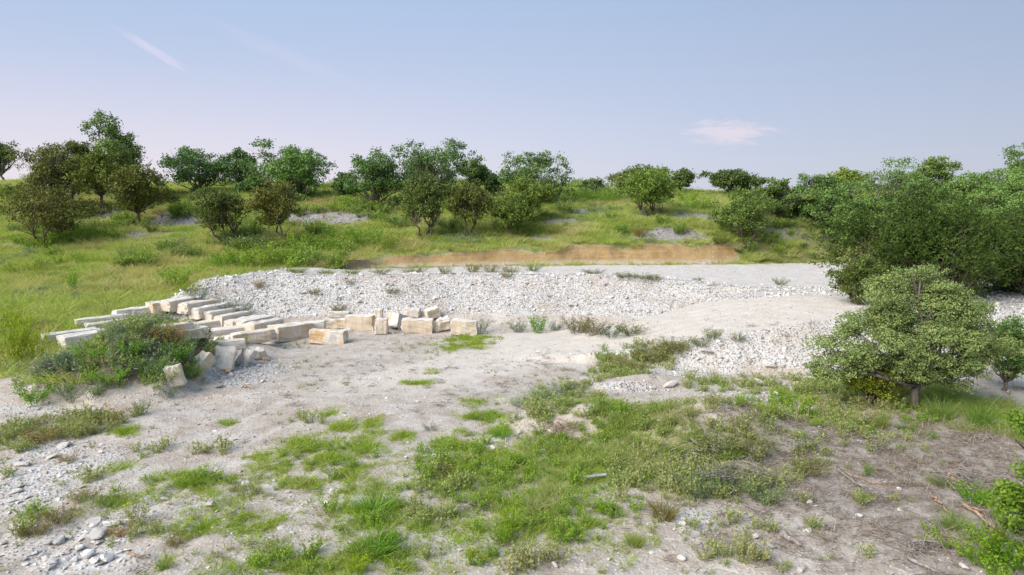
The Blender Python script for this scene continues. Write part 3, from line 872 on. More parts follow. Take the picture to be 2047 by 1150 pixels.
M_ROCKT = stone_material('tan limestone rock', (0.50, 0.38, 0.25), (0.62, 0.48, 0.33), (0.52, 0.30, 0.14), 0.5, 'OBJECT')
ROCKS = [
    (697, 662, .75, 'flat pale rock between the orange-patched block and the line of blocks', (1.3, .7, .45)),
    (786, 667, .35, 'small rock in front of the tipped white block', (1, 1, .8)),
    (806, 670, .3, 'small rock by the left foot of the large buff block', (1, 1, .7)),
    (800, 660, .4, 'rock wedged between tipped block and large buff block', (1, 1, .8)),
    (457, 745, .5, 'small tan rock at the foot of the upright white slab', (1.1, .9, .8)),
    (532, 722, .5, 'small tan rock right of the broken flat rock', (1, .9, .8)),
    (492, 972, .34, 'white rock at the right end of the long green grass strip', (1.1, 1, .8)),
    (336, 973, .2, 'small white rock lying on the long green grass strip', (1.4, .8, .6)),
    (215, 1117, .40, 'largest round white rock in the lower left rubble', (1.3, 1, .7)),
    (178, 1114, .42, 'white rock left of the largest one in the lower left rubble', (1, 1, .8)),
    (160, 1098, .28, 'white rock in the upper left of the lower left rubble', (1.1, 1, .7)),
    (150, 1122, .3, 'white rock beside the brown weed at lower left', (1.1, .8, .7)),
    (118, 1085, .34, 'pale rock among the weeds left of the bright rubble heap', (1.3, 1, .7)),
    (105, 1128, .26, 'small rock in the left part of the lower left rubble', (1.1, .8, .7)),
    (82, 1116, .24, 'small pale rock near the lower left corner', (1.1, .9, .7)),
    (196, 1070, .55, 'broad flat pale rock at the foot of the bright rubble heap', (1.6, 1, .45)),
    (218, 1050, .5, 'flat pale rock on top of the bright rubble heap', (1.5, 1, .4)),
    (190, 1045, .4, 'jagged rock at the left of the bright rubble heap', (1.3, 1, .6)),
    (240, 1062, .35, 'jagged rock at the right of the bright rubble heap', (1.2, 1, .6)),
    (128, 893, .5, 'pale rock on the left rubble patch, topmost', (1.6, 1, .5)),
    (105, 915, .4, 'pale rock in the middle of the left rubble patch', (1.3, 1, .5)),
    (45, 930, .5, 'flat pale rock at the left side of the left rubble patch', (1.7, 1, .4)),
    (30, 985, .38, 'pale rock low on the left rubble patch', (1.4, 1, .5)),
    (205, 857, .3, 'white rock in the brown weeds under the mound', (1.4, .9, .5)),
    (870, 934, .28, 'white rock on the dark twig heap left of the bright green weeds', (1.2, 1, .8)),
    (892, 930, .2, 'small white rock right on the dark twig heap', (1, 1, .8)),
    (868, 912, .2, 'small white rock above the dark twig heap', (1.1, 1, .7)),
    (1100, 865, .3, 'white rock at the foot of the dark brush heap', (1.1, 1, .8)),
    (1083, 862, .3, 'pale rock left of the dark brush heap', (1.2, 1, .8)),
    (1038, 866, .28, 'pale rock in the white stones left of the dark brush heap', (1.2, 1, .8)),
    (985, 898, .28, 'pale rock above the bright green weeds', (1.3, 1, .7)),
    (1340, 772, .62, 'long white rock leaning at the toe of the ramp flank', (1.6, .7, .7)),
    (1305, 778, .35, 'white rock left of the long leaning one', (1.1, 1, .8)),
    (1413, 705, .7, 'flat white rock high on the ramp flank near the round weeds', (1.5, 1, .5)),
    (1535, 731, .75, 'pale rock in the middle of the ramp flank', (1.4, 1, .6)),
    (1515, 766, .6, 'white oval rock at the toe of the ramp flank', (1.6, 1, .6)),
    (1605, 759, .6, 'rounded rock at the ramp toe left of the leafy oak', (1.6, 1, .55)),
    (1632, 758, .45, 'white rock at the ramp toe nearest the leafy oak', (1.2, 1, .6)),
    (1590, 772, .5, 'white rock behind the bright yellow-green weed', (1.1, 1, .8)),
    (1569, 771, .32, 'small white rock left of the bright yellow-green weed', (1.2, 1, .7)),
    (1478, 770, .35, 'white rock in the weeds at the toe of the ramp', (1.1, 1, .8)),
    (1030, 652, .5, 'white rock at the foot of the gravel slope by the leafy green weed', (1.1, 1, .8)),
    (1112, 655, .5, 'white rock right of the leafy green weed under the slope', (1.3, 1, .6)),
    (1095, 700, .3, 'small white rock on the bare yard below the slope weeds', (1.2, 1, .6)),
    (1618, 1007, .25, 'pale rock right of the debris mound', (1.1, 1, .8)),
    (1485, 1027, .22, 'small white rock below the debris mound', (1.1, 1, .7)),
    (1367, 1028, .22, 'small white rock left in the stones below the dry tuft', (1.1, 1, .7)),
    (1365, 1050, .24, 'small white rock low in the stones below the dry tuft', (1.1, 1, .8)),
    (1417, 1048, .22, 'small white rock right in the stones below the dry tuft', (1.1, 1, .8)),
    (1512, 1076, .24, 'white rock left of the half buried log', (1.1, 1, .8)),
    (1540, 1094, .3, 'white flat rock above the left end of the half buried log', (1.4, 1, .5)),
    (1617, 1063, .22, 'tan-white rock right above the half buried log', (1, 1, .8)),
    (1717, 1033, .22, 'pale rock in the middle of the twig litter', (1.1, 1, .8)),
    (1797, 979, .2, 'small white rock at the upper right of the twig litter', (1.1, 1, .7)),
    (1800, 1022, .22, 'small white rock left of the long reddish branch', (1, 1, .8)),
    (1363, 1118, .25, 'white rock near the bottom edge right of centre', (1.2, 1, .7)),
    (1600, 1142, .25, 'white rock at the bottom edge below the half buried log', (1.2, 1, .7)),
    (1930, 1136, .3, 'white rock at the bottom edge left of the corner bush', (1.2, 1, .7)),
    (1178, 1048, .2, 'small white rock beside the bright shrub right of centre', (1, 1, .8)),
    (1110, 1132, .25, 'white rock at the bottom edge near the middle', (1.2, 1, .7)),
    (1000, 1106, .28, 'flat pale rock on the bare patch near the bottom middle', (1.6, 1, .4)),
    (548, 963, .16, 'small white stone in the bare gap between grass strips', (1.1, 1, .7)),
    (575, 985, .2, 'pale stone below the bare gap between grass strips', (1.2, 1, .7)),
    (420, 1010, .34, 'pale rock between the two long grass strips', (1.3, 1, .6)),
    (330, 1000, .3, 'pale rock under the upper long grass strip', (1.3, 1, .6)),
    (812, 916, .17, 'small white stone left of the dark twig heap', (1, 1, .8)),
]
for k, (px, py, sz, lab, dm) in enumerate(ROCKS):
    rock(px, py, sz, lab, 900 + 7 * k, dm, mat=M_ROCKT if ' tan rock' in lab else None)
# ------------------------------------------------------------------ foliage materials
def foliage(name, c0, c1, c2, src='NONE', trans=0.3):
    """leaf colour: each leaf between c0 and c1, each plant shifted towards c2"""
    m, t = new_mat(name)
    tint = t.n('ShaderNodeAttribute', attribute_name='tint').outputs['Fac']
    col = t.mix(tint, c0, c1)
    if src == 'INSTANCER':
        tone = t.n('ShaderNodeAttribute', attribute_name='tone', attribute_type='INSTANCER').outputs['Fac']
        col = t.mix(tone, col, c2)
    elif src == 'OBJECT':
        oi = t.n('ShaderNodeObjectInfo')
        col = t.mix(t.math('MULTIPLY', oi.outputs['Random'], 0.45), col, c2)
        col = t.mix(1.0, col, oi.outputs['Color'], 'MULTIPLY')
    d = t.n('ShaderNodeBsdfPrincipled', {'Base Color': col, 'Roughness': 0.6, 'Specular IOR Level': 0.25})
    tr = t.n('ShaderNodeBsdfTranslucent', {'Color': t.mix(0.5, col, (0.45, 0.5, 0.08), 'SOFT_LIGHT')})
    mx = t.n('ShaderNodeMixShader', {0: trans, 1: d.outputs[0], 2: tr.outputs[0]})
    t.n('ShaderNodeOutputMaterial', {'Surface': mx.outputs[0]})
    return m


def bark_material(name, a, b):
    m, t = new_mat(name)
    tc = t.n('ShaderNodeNewGeometry').outputs['Position']
    sv = t.n('ShaderNodeVectorMath', {0: tc, 1: (9.0, 9.0, 1.6)}, operation='MULTIPLY').outputs[0]
    nz = t.noise(sv, 1.5, 4, 0.65).outputs[0]
    col = t.mix(t.ramp(nz, 0.3, 0.7), a, b)
    bs = t.n('ShaderNodeBsdfPrincipled', {'Base Color': col, 'Roughness': 0.95, 'Specular IOR Level': 0.1})
    bp = t.n('ShaderNodeBump', {'Strength': 0.7, 'Distance': 0.03, 'Height': nz})
    t.t.links.new(bp.outputs[0], bs.inputs['Normal'])
    t.n('ShaderNodeOutputMaterial', {'Surface': bs.outputs[0]})
    return m


M_BARK = bark_material('oak bark', (0.10, 0.085, 0.07), (0.26, 0.23, 0.20))
M_JBARK = bark_material('juniper bark', (0.09, 0.065, 0.05), (0.24, 0.19, 0.155))
M_DEAD = bark_material('bleached wood', (0.17, 0.145, 0.125), (0.40, 0.36, 0.33))
M_REDW = bark_material('peeled juniper wood', (0.26, 0.15, 0.09), (0.50, 0.37, 0.27))
M_OAK = foliage('oak leaves', (0.075, 0.15, 0.042), (0.26, 0.37, 0.095), (0.13, 0.21, 0.07), 'OBJECT', 0.2)
M_OAKN = foliage('grey-green oak leaves', (0.12, 0.195, 0.07), (0.34, 0.41, 0.16), (0.17, 0.25, 0.11), 'OBJECT', 0.2)
M_OAKB = foliage('bright oak leaves', (0.07, 0.16, 0.02), (0.22, 0.33, 0.04), (0.12, 0.2, 0.04), 'OBJECT')
M_JUN = foliage('juniper sprays', (0.06, 0.105, 0.022), (0.23, 0.295, 0.065), (0.14, 0.165, 0.045), 'OBJECT', 0.16)
M_WEEDB = foliage('bright weeds', (0.16, 0.26, 0.03), (0.36, 0.44, 0.05), (0.22, 0.34, 0.06), 'OBJECT', 0.4)
M_WEEDG = foliage('grey-green weeds', (0.10, 0.155, 0.075), (0.24, 0.29, 0.16), (0.16, 0.19, 0.13), 'OBJECT', 0.3)
M_WEEDO = foliage('olive weeds', (0.15, 0.16, 0.06), (0.32, 0.31, 0.14), (0.25, 0.19, 0.11), 'OBJECT', 0.3)
M_TUFT = foliage('grass tufts', (0.14, 0.21, 0.04), (0.34, 0.40, 0.09), (0.30, 0.29, 0.13), 'OBJECT', 0.35)
M_LAWN = foliage('short green grass', (0.19, 0.33, 0.02), (0.48, 0.63, 0.055), (0.52, 0.52, 0.15), 'INSTANCER', 0.4)
M_MEAD = foliage('meadow grass', (0.29, 0.40, 0.07), (0.58, 0.69, 0.17), (0.64, 0.58, 0.27), 'INSTANCER', 0.4)
M_FORB = foliage('meadow weeds', (0.18, 0.28, 0.065), (0.40, 0.50, 0.15), (0.45, 0.41, 0.21), 'INSTANCER', 0.35)
M_TALL = foliage('tall grass', (0.19, 0.30, 0.04), (0.44, 0.54, 0.12), (0.56, 0.52, 0.28), 'INSTANCER', 0.4)
M_LUSH = foliage('fresh green weeds', (0.13, 0.27, 0.03), (0.36, 0.52, 0.06), (0.34, 0.40, 0.12), 'INSTANCER', 0.4)
M_BRUSH = foliage('hillside brush', (0.13, 0.24, 0.03), (0.38, 0.52, 0.07), (0.22, 0.28, 0.12), 'INSTANCER', 0.3)
M_RUST = foliage('rusty weeds', (0.26, 0.20, 0.09), (0.46, 0.35, 0.17), (0.34, 0.30, 0.12), 'INSTANCER', 0.3)
M_TEAL = foliage('silvery weeds', (0.17, 0.26, 0.14), (0.36, 0.44, 0.27), (0.30, 0.36, 0.2), 'INSTANCER', 0.3)
M_TWIG = foliage('twig litter', (0.13, 0.10, 0.08), (0.46, 0.39, 0.33), (0.30, 0.25, 0.2), 'INSTANCER', 0.0)


def unit(v):
    return v / (np.linalg.norm(v, axis=-1, keepdims=True) + 1e-9)


# ------------------------------------------------------------------ small growth to strew
def blades(rng, n, rad, h0, h1, w, lean, droop=0.3, segs=2):
    """(N*segs,4,3) quads of tapering bent blades in a round tuft"""
    a = rng.uniform(0, 6.283, n); r = rad * np.sqrt(rng.random(n))
    base = np.stack([r * np.cos(a), r * np.sin(a), np.zeros(n) - 0.02], 1)
    d = np.stack([np.cos(a) * lean * (r / rad + .3) + rng.normal(0, lean * .6, n), np.sin(a) * lean * (r / rad + .3) + rng.normal(0, lean * .6, n), np.ones(n)], 1)
    d = unit(d)
    h = rng.uniform(h0, h1, n) * (1 - 0.4 * (r / rad) ** 2)
    side = unit(np.cross(d, rng.normal(size=(n, 3)))) * (w * rng.uniform(.6, 1.3, n))[:, None]
    out = unit(d * np.array([1, 1, 0]) + 1e-4)
    q = []
    for s in range(segs):
        t0, t1 = s / segs, (s + 1) / segs
        def at(t):
            return base + d * (h * t)[:, None] + (out * droop - np.array([0, 0, droop * .6])) * (h * t * t)[:, None]
        p0, p1 = at(t0), at(t1)
        w0, w1 = side * (1 - t0 * .8) * .5, side * (1 - t1 * .92) * .5
        q.append(np.stack([p0 - w0, p0 + w0, p1 + w1, p1 - w1], 1))
    tint = rng.random(n)
    return np.concatenate(q), np.concatenate([tint] * segs)


def leaf_quads(rng, base, d, l, w, nn=None):
    side = unit(np.cross(d, rng.normal(size=d.shape) if nn is None else nn))
    l = np.broadcast_to(l, (len(d),))[:, None]; w = np.broadcast_to(w, (len(d),))[:, None]
    return np.stack([base, base + d * l * .5 + side * w * .5, base + d * l, base + d * l * .5 - side * w * .5], 1)


def weedy(rng, nst, h, rad, nl, l, w, up=0.5, fan=0.6):
    """leafy stems from one foot: stems as thin quads, leaves along them"""
    a = rng.uniform(0, 6.283, nst); f = fan * np.sqrt(rng.random(nst))
    d = unit(np.stack([np.cos(a) * f, np.sin(a) * f, np.ones(nst)], 1))
    hh = h * rng.uniform(.6, 1.05, nst)
    foot = np.stack([np.cos(a), np.sin(a), 0 * a], 1) * (rad * .35 * rng.random(nst))[:, None] - np.array([0, 0, .02])
    tip = foot + d * hh[:, None]
    side = unit(np.cross(d, rng.normal(size=d.shape))) * w * .22
    q = [np.stack([foot - side, foot + side, tip + side * .3, tip - side * .3], 1)]
    ti = [rng.random(nst) * .3]
    k = rng.integers(0, nst, nl)
    t = rng.uniform(.12, 1.0, nl) ** .8
    b = foot[k] + d[k] * (hh[k] * t)[:, None] + rng.normal(0, rad * .05, (nl, 3))
    ld = unit(rng.normal(size=(nl, 3)) * .8 + d[k] * up + np.array([0, 0, .2]))
    q.append(leaf_quads(rng, b, ld, l * rng.uniform(.6, 1.3, nl), w * rng.uniform(.7, 1.3, nl)))
    ti.append(np.clip(.25 + .6 * t + rng.normal(0, .2, nl), 0, 1))
    return np.concatenate(q), np.concatenate(ti)


def proto(name, q, ti, mat):
    return bpy.data.objects.new(name, quad_mesh(name, q, ti, mat))


def strew_growth():
    R = np.random.default_rng
    lawn = [proto('tuft', *blades(R(10 + k), 60 + 25 * (k % 3), .14 + .03 * (k % 4), .05 + .02 * (k % 3), .14 + .06 * (k % 4), .013, .5, .35), M_LAWN) for k in range(8)]
    mead = [proto('meadow', *blades(R(20 + k), 50 + 14 * k, .30 + .05 * k, .10 + .03 * k, .30 + .08 * k, .024, .45 + .06 * (k % 3), .35), M_MEAD) for k in range(7)]
    forb = [proto('forb', *weedy(R(30 + k), 14, .42, .35, 150, .075, .035, .4, .7), M_FORB) for k in range(5)]
    tall = [proto('tallgrass', *blades(R(40 + k), 70, .25, .45, .95, .016, .28, .5, 3), M_TALL) for k in range(4)]
    sprig = [proto('sprig', *weedy(R(50 + k), 7, .16, .16, 45, .035, .018, .4, .8), M_FORB) for k in range(4)]

    def put(name, xyzd, protos, smin, smax, tone, label, cat, zs=(0.8, 1.2)):
        x, y, z, d = xyzd
        n = len(x)
        s = RNG.uniform(smin, smax, n) * (0.75 + 0.35 * np.clip(d, 0, 1))
        print(name, n)
        scatter(name, np.stack([x, y, z - 0.01], 1), np.stack([RNG.normal(0, .08, n), RNG.normal(0, .08, n), RNG.uniform(0, 6.28, n)], 1),
                np.stack([s, s, s * RNG.uniform(*zs, n)], 1), np.clip(tone(x, y) + RNG.normal(0, .10, n), 0, 1), protos, label=label, cat=cat)
    # bright turf patches of the foreground
    put('short_grass', sample_area(60000, -16, 18, 10, 40, lambda x, y: 0.62 * cover(x, y)['lawn'] ** 1.1 * (1 - .6 * cover(x, y)['white'])), lawn, .6, 1.6,
        lambda x, y: 0.22 + 0.9 * fbm(x * .9, y * .9, 201, 3), 'bright green short grass growing in patches on the bare yard', 'grass')
    put('sparse_weeds', sample_area(60000, -20, 20, 10, 38, lambda x, y: 0.34 * np.maximum(cover(x, y)['olive'], .5 * cover(x, y)['lawn']) + 0.09 * sstep(fbm(x * .6, y * .6, 205, 3), 0, .3)
        * (1 - cover(x, y)['white']) * (1 - cover(x, y)['road'])), sprig, .7, 1.9, lambda x, y: 0.35 + 0.9 * fbm(x * .7, y * .7, 203, 3), 'small weeds sprinkled over the bare ground', 'weeds')
    put('olive_weeds', sample_area(30000, -20, 20, 10, 40, lambda x, y: 0.42 * cover(x, y)['olive'] * np.clip(1.2 - cover(x, y)['mulch'] * .6, 0, 1)), forb, .55, 1.35,
        lambda x, y: 0.45 + 1.0 * fbm(x * .5, y * .5, 207, 3), 'olive and straw coloured weeds in drifts on the disturbed ground', 'weeds')
    put('tall_grass', sample_area(16000, -4, 22, 14, 34, lambda x, y: 0.34 * np.maximum(cover(x, y)['tall'], .8 * cover(x, y)['under'])), tall, .6, 1.05,
        lambda x, y: 0.3 + 0.9 * fbm(x * .8, y * .8, 209, 3), 'tall arching green grass on the debris mound and under the oak', 'grass')
    lush = [proto('lush', *weedy(R(95 + k), 16, .34, .30, 190, .05, .026, .6, .75), M_LUSH) for k in range(5)]
    LUSHP = world_patches([(945, 935, 100, 46), (1015, 955, 70, 40), (1130, 905, 80, 36), (1180, 940, 90, 46), (1020, 1005, 120, 46, .8), (1090, 1050, 110, 40, .8), (1255, 850, 90, 34, .9),
                           (1310, 890, 70, 30, .7), (960, 1110, 80, 24, .6), (760, 1105, 90, 40, .8), (590, 1120, 110, 34, .6), (745, 1025, 80, 34, .6), (1600, 830, 110, 26, .6), (1740, 830, 100, 22, .7),
                           (395, 968, 110, 22, .5), (1960, 1110, 90, 50, .8), (1980, 1000, 60, 40, .5), (650, 930, 90, 36, .4), (1200, 1020, 90, 30, .5), (1420, 900, 120, 30, .4), (1500, 960, 100, 30, .3)])
    put('lush_weeds', sample_area(40000, -12, 18, 10, 32, lambda x, y: 0.12 * patch_mask(x, y, LUSHP, 1.0, 1.2, 79, 1.6)), lush, .6, 1.5,
        lambda x, y: .2 + 1.0 * fbm(x * .8, y * .8, 261, 3), 'fresh green leafy weeds mixed with the foreground grass', 'weeds')
    # the field and the hillside
    def mead_d(x, y):
        c = cover(x, y)
        return np.clip(c['grass'] * (1 - 1.3 * c['slide']) * (1 - .7 * c['dark']), 0, 1) * np.where(y < 46, .55, .46) * (y < 94)
    def mead_tone(x, y):
        dry = sstep(fbm(x * .22, y * .28, 211, 4), -.05, .28)
        return np.clip(0.20 + 0.7 * dry + .9 * fbm(x * .8, y * .8, 213, 3), 0, 1)
    put('meadow_grass', sample_area(105000, -72, 72, 20, 94, mead_d), mead, .9, 1.75, mead_tone, 'yellow-green meadow grass covering the field and the hillside', 'grass', (.7, 1.2))
    def forb_d(x, y):
        c = cover(x, y)
        v = sstep(fbm(x * .3, y * .35, 221, 4), -.02, .22)
        mnd = sstep(mounds(x, y), .2, .6) * (x < -8)
        return np.clip(c['grass'] * (1 - .9 * c['slide']) * (0.05 + .26 * v) + .7 * mnd, 0, 1) * (y < 92)
    put('field_weeds', sample_area(46000, -70, 60, 20, 92, forb_d), forb, .8, 1.6, lambda x, y: 0.32 + 1.0 * fbm(x * .25, y * .25, 223, 3),
        'leafy weeds mixed through the meadow and over the mound', 'weeds')
    rust = [proto('rusty', *weedy(R(70 + k), 16, .40, .4, 150, .06, .03, .6, .7), M_RUST) for k in range(3)]
    put('rusty_weeds', sample_area(24000, -60, 30, 20, 80, lambda x, y: .5 * cover(x, y)['grass'] * sstep(fbm(x * .16 + 4, y * .22, 231, 4), .05, .22)), rust, .7, 1.4,
        lambda x, y: .4 + .9 * fbm(x * .5, y * .5, 233, 2), 'reddish brown drying weeds in drifts across the field', 'weeds')
    teal = [proto('teal', *weedy(R(80 + k), 16, .45, .4, 190, .07, .03, .7, .7), M_TEAL) for k in range(3)]
    put('silvery_weeds', sample_area(24000, -60, 30, 20, 84, lambda x, y: .45 * cover(x, y)['grass'] * sstep(fbm(x * .2 - 7, y * .22, 241, 4), .08, .24) + 1.3 * sstep(mounds(x, y), .3, .8) * (x < -8)), teal, .7, 1.5,
        lambda x, y: .4 + .9 * fbm(x * .5, y * .5, 243, 2), 'silvery blue-green weeds in drifts across the field', 'weeds')
    bush = [proto('brush', *weedy(R(90 + k), 30, .85, .7, 480, .11, .055, .5, .85), M_BRUSH) for k in range(4)]
    put('hillside_brush', sample_area(14000, -62, 50, 47, 90, lambda x, y: .40 * cover(x, y)['grass'] * sstep(fbm(x * .14 + 11, y * .2, 251, 4), .01, .19)), bush, .6, 1.7,
        lambda x, y: .35 + 1.4 * fbm(x * .3, y * .3, 253, 2), 'low green brush scattered across the hillside', 'brush')
    # shredded wood and twigs
    def twig(seed):
        r = R(seed); n = 12
        b = np.stack([r.normal(0, .16, n), r.normal(0, .16, n), r.uniform(0, .05, n)], 1)
        d = unit(np.stack([r.normal(size=n), r.normal(size=n), r.normal(0, .18, n)], 1))
        l = r.uniform(.08, .38, n)[:, None]
        e = b + d * l
        s = unit(np.cross(d, [0, 0, 1.0])) * r.uniform(.004, .010, n)[:, None]; u = np.array([0, 0, 1.0]) * .008
        qs = np.concatenate([np.stack([b - s, b + s, e + s * .4, e - s * .4], 1) + u, np.stack([b - u, b + u, e + u * .4, e - u * .4], 1) + u])
        return proto('twigs', qs, np.tile(r.random(n), 2), M_TWIG)
    tw = [twig(60 + k) for k in range(6)]
    x, y, z, d = sample_area(27000, -8, 19, 10, 30, lambda x, y: np.clip(0.6 * cover(x, y)['mulch'] + 0.02, 0, 1) * (1 - .6 * cover(x, y)['lawn']))
    n = len(x); s = RNG.uniform(.4, 1.0, n)
    print('twigs', n)
    scatter('twig_litter', np.stack([x, y, z + .01], 1), np.stack([RNG.normal(0, .1, n), RNG.normal(0, .1, n), RNG.uniform(0, 6.28, n)], 1),
            np.stack([s, s, s], 1), RNG.random(n) * .6, tw, label='shredded juniper twigs littering the ground at lower right', cat='twigs')


strew_growth()


# ------------------------------------------------------------------ trees
def tubes(polys, sides=6):
    """verts, faces of tapering tubes along polylines [(points, radii)]"""
    V, F = [], []
    for pts, rad in polys:
        pts = [np.asarray(p, float) for p in pts]
        k0 = len(V)
        for i, (p, r) in enumerate(zip(pts, rad)):
            t = pts[min(i + 1, len(pts) - 1)] - pts[max(i - 1, 0)]
            t = t / (np.linalg.norm(t) + 1e-9)
            s = np.cross(t, [0.3, 0.9, 0.1]); s /= np.linalg.norm(s) + 1e-9
            u = np.cross(t, s)
            for k in range(sides):
                a = 6.283 * k / sides
                V.append(p + (s * math.cos(a) + u * math.sin(a)) * r)
        for i in range(len(pts) - 1):
            for k in range(sides):
                a, b = k0 + i * sides + k, k0 + i * sides + (k + 1) % sides
                F.append((a, b, b + sides, a + sides))
        F.append(tuple(k0 + k for k in range(sides))[::-1])
        F.append(tuple(k0 + (len(pts) - 1) * sides + k for k in range(sides)))
    return V, F


def bent(rng, a, b, n=4, wob=0.08, sag=0.0):
    a, b = np.asarray(a, float), np.asarray(b, float)
    L = np.linalg.norm(b - a)
    out = []
    for i in range(n):
        t = i / (n - 1)
        p = a + (b - a) * t
        if 0 < i < n - 1:
            p = p + rng.normal(0, wob * L, 3) * np.array([1, 1, .6]) + np.array([0, 0, sag * L * 4 * t * (1 - t)])
        out.append(p)
    return out


def build_tree(label, base, H, W, kind='oak', seed=1, cb=0.22, nlobe=11, stems=1, dist=None, lobes=None, dens=1.0, mat=None, tone=(1, 1, 1), name=None,
               leaf=None, lean=(0, 0), maxleaf=11000, group='trees on the hillside', depth=None, fork=None, shell=.62, dead=0, sub=4, limbs=False, fat=(.34, .60)):
    """a tree standing at base: tapered stems, limbs to every lobe of the crown, leaf sprays through the lobes' outer volume"""
    rng = np.random.default_rng(seed)
    D = depth or W
    root = bpy.data.objects.new(name or {'oak': 'oak_tree', 'juniper': 'juniper_tree'}[kind], None)
    COL.objects.link(root)
    root.location = base
    root.empty_display_size = 0.3
    tag(root, label, 'tree', group)
    dist = dist or base.y
    zc, hz = (cb + 1) / 2 * H, (1 - cb) / 2 * H
    if lobes is None:
        lobes = []
        n = nlobe + 4
        for i in range(n):
            ct = 1 - 2 * (i + .5) / n + rng.normal(0, .12)
            ct = min(max(ct, -.95), .95); stt = math.sqrt(1 - ct * ct)
            az = 2.39996 * i + rng.normal(0, .35) + seed
            v = np.array([stt * math.cos(az), stt * math.sin(az), ct])
            if kind == 'juniper':
                m = rng.uniform(.5, .80)
                wide = 1.0 - 0.30 * max(v[2], 0) if v[2] > -.4 else .8
                c = np.array([v[0] * W / 2 * m * wide, v[1] * D / 2 * m * wide, zc + v[2] * hz * m])
                q = rng.uniform(.16, .27)
                r = np.array([W * q, D * q, hz * rng.uniform(.34, .55)])
            else:
                m = rng.uniform(.38, .96)
                wide = 1.05 if v[2] < .3 else .9
                c = np.array([v[0] * W / 2 * m * wide, v[1] * D / 2 * m * wide, zc + v[2] * hz * m])
                q = rng.uniform(.09, .235)
                r = np.array([W * q, D * q, hz * rng.uniform(.24, .46)])
            lobes.append((c, r))
        for i in range(3):
            lobes.append((np.array([rng.normal(0, .09 * W), rng.normal(0, .09 * D), zc + rng.normal(0, .15) * hz]), np.array([W * .25, D * .25, hz * .45])))
        lobes.append((np.array([W * rng.uniform(-.12, .12), 0, H - hz * .36]), np.array([W * .16, D * .16, hz * .36])))
    else:
        lobes = [(np.array(l[:3], float), np.array(l[3:6], float)) for l in lobes]
    # every lobe breaks up into smaller clumps round its surface
    clumps = []
    for c, r in lobes:
        for k in range(sub):
            v = rng.normal(size=3); v /= np.linalg.norm(v); v[2] = v[2] * .9 + .12
            f = rng.uniform(*fat)
            clumps.append((c + v * r * rng.uniform(.55, .92), r * f * np.array([1, 1, rng.uniform(.75, 1.05)])))
    zt = max(c[2] + r[2] for c, r in lobes)
    for k in range(len(lobes)):                       # stray sprigs beyond the outline
        c, r = lobes[int(rng.integers(len(lobes)))]
        v = rng.normal(size=3); v /= np.linalg.norm(v); v[2] = abs(v[2]) * .8 if c[2] > .4 * zt else v[2] * .3
        clumps.append((c + v * r * rng.uniform(1.0, 1.3), r * rng.uniform(.12, .24)))
    lean = np.array([lean[0], lean[1], 0.0])
    # wood
    fk = np.array([0, 0, (fork if fork is not None else cb * 1.05) * H]) + lean * H * .5
    r0 = 0.028 * H + 0.02 if kind == 'oak' else 0.026 * H + 0.02
    polys, forks = [], []
    for s in range(stems):
        off = np.array([rng.normal(0, .03 * W), rng.normal(0, .03 * W), -0.25]) if stems > 1 else np.array([0, 0, -0.25])
        top = fk + (np.array([rng.normal(0, .13 * W), rng.normal(0, .13 * W), rng.uniform(-.06, .1) * H]) if stems > 1 else 0)
        p = bent(rng, off, top, 5, .05)
        rs = r0 * (0.65 if stems > 1 else 1.0)
        polys.append((p, [rs * 1.45, rs * 1.1, rs * .95, rs * .85, rs * .75]))
        forks.append((top, rs * .7))
    limb_sets = []
    for c, r in lobes:
        n0 = len(polys)
        j = int(np.argmin([np.linalg.norm(f[0][:2] - c[:2]) for f in forks]))
        a, ra = forks[j]
        mid = np.array([c[0], c[1], c[2] - r[2] * .25]) if c[2] > a[2] else c
        p = bent(rng, a, mid, 5, .07, .03)
        polys.append((p, [ra * .75, ra * .6, ra * .48, ra * .36, ra * .22]))
        for _ in range(5):
            v = rng.normal(size=3); v /= np.linalg.norm(v); v[2] = abs(v[2]) * .8
            st = p[int(rng.integers(2, 5))]
            e = c + v * r * .85
            polys.append((bent(rng, st, e, 3, .06), [ra * .22, ra * .14, ra * .06]))
        limb_sets.append((n0, len(polys)))
    for _ in range(dead):
        v = rng.normal(size=3); v[2] = abs(v[2]) * .3; v /= np.linalg.norm(v)
        a = polys[0][0][2]
        polys.append((bent(rng, a, a + v * W * .35, 4, .08), [r0 * .4, r0 * .3, r0 * .2, r0 * .06]))
    bark = M_BARK if kind == 'oak' else M_JBARK
    if limbs:                                         # near enough to tell the limbs apart
        inl = {i for a, b in limb_sets for i in range(a, b)}
        trunk = mesh_obj('trunk', *tubes([p for i, p in enumerate(polys) if i not in inl], 8), bark, root, smooth=True)
        for a, b in limb_sets:
            mesh_obj('limb', *tubes(polys[a:b], 6), bark, trunk, smooth=True)
    else:
        mesh_obj('trunk', *tubes(polys, 6), bark, root, smooth=True)
    # leaves
    ls = leaf or max(0.055, dist * 0.0030)
    lw = ls * (0.70 if kind == 'oak' else 0.55)
    ll = ls * (1.0 if kind == 'oak' else 1.25)
    area = [4 * math.pi * ((r[0] * r[1]) ** 1.6 / 3 + (r[0] * r[2]) ** 1.6 / 3 + (r[1] * r[2]) ** 1.6 / 3) ** (1 / 1.6) for c, r in clumps]
    tot = min(int(sum(area) * 1.7 * dens / (0.5 * ll * lw)), maxleaf)
    Q, T = [], []
    per = 9 if kind == 'oak' else 7
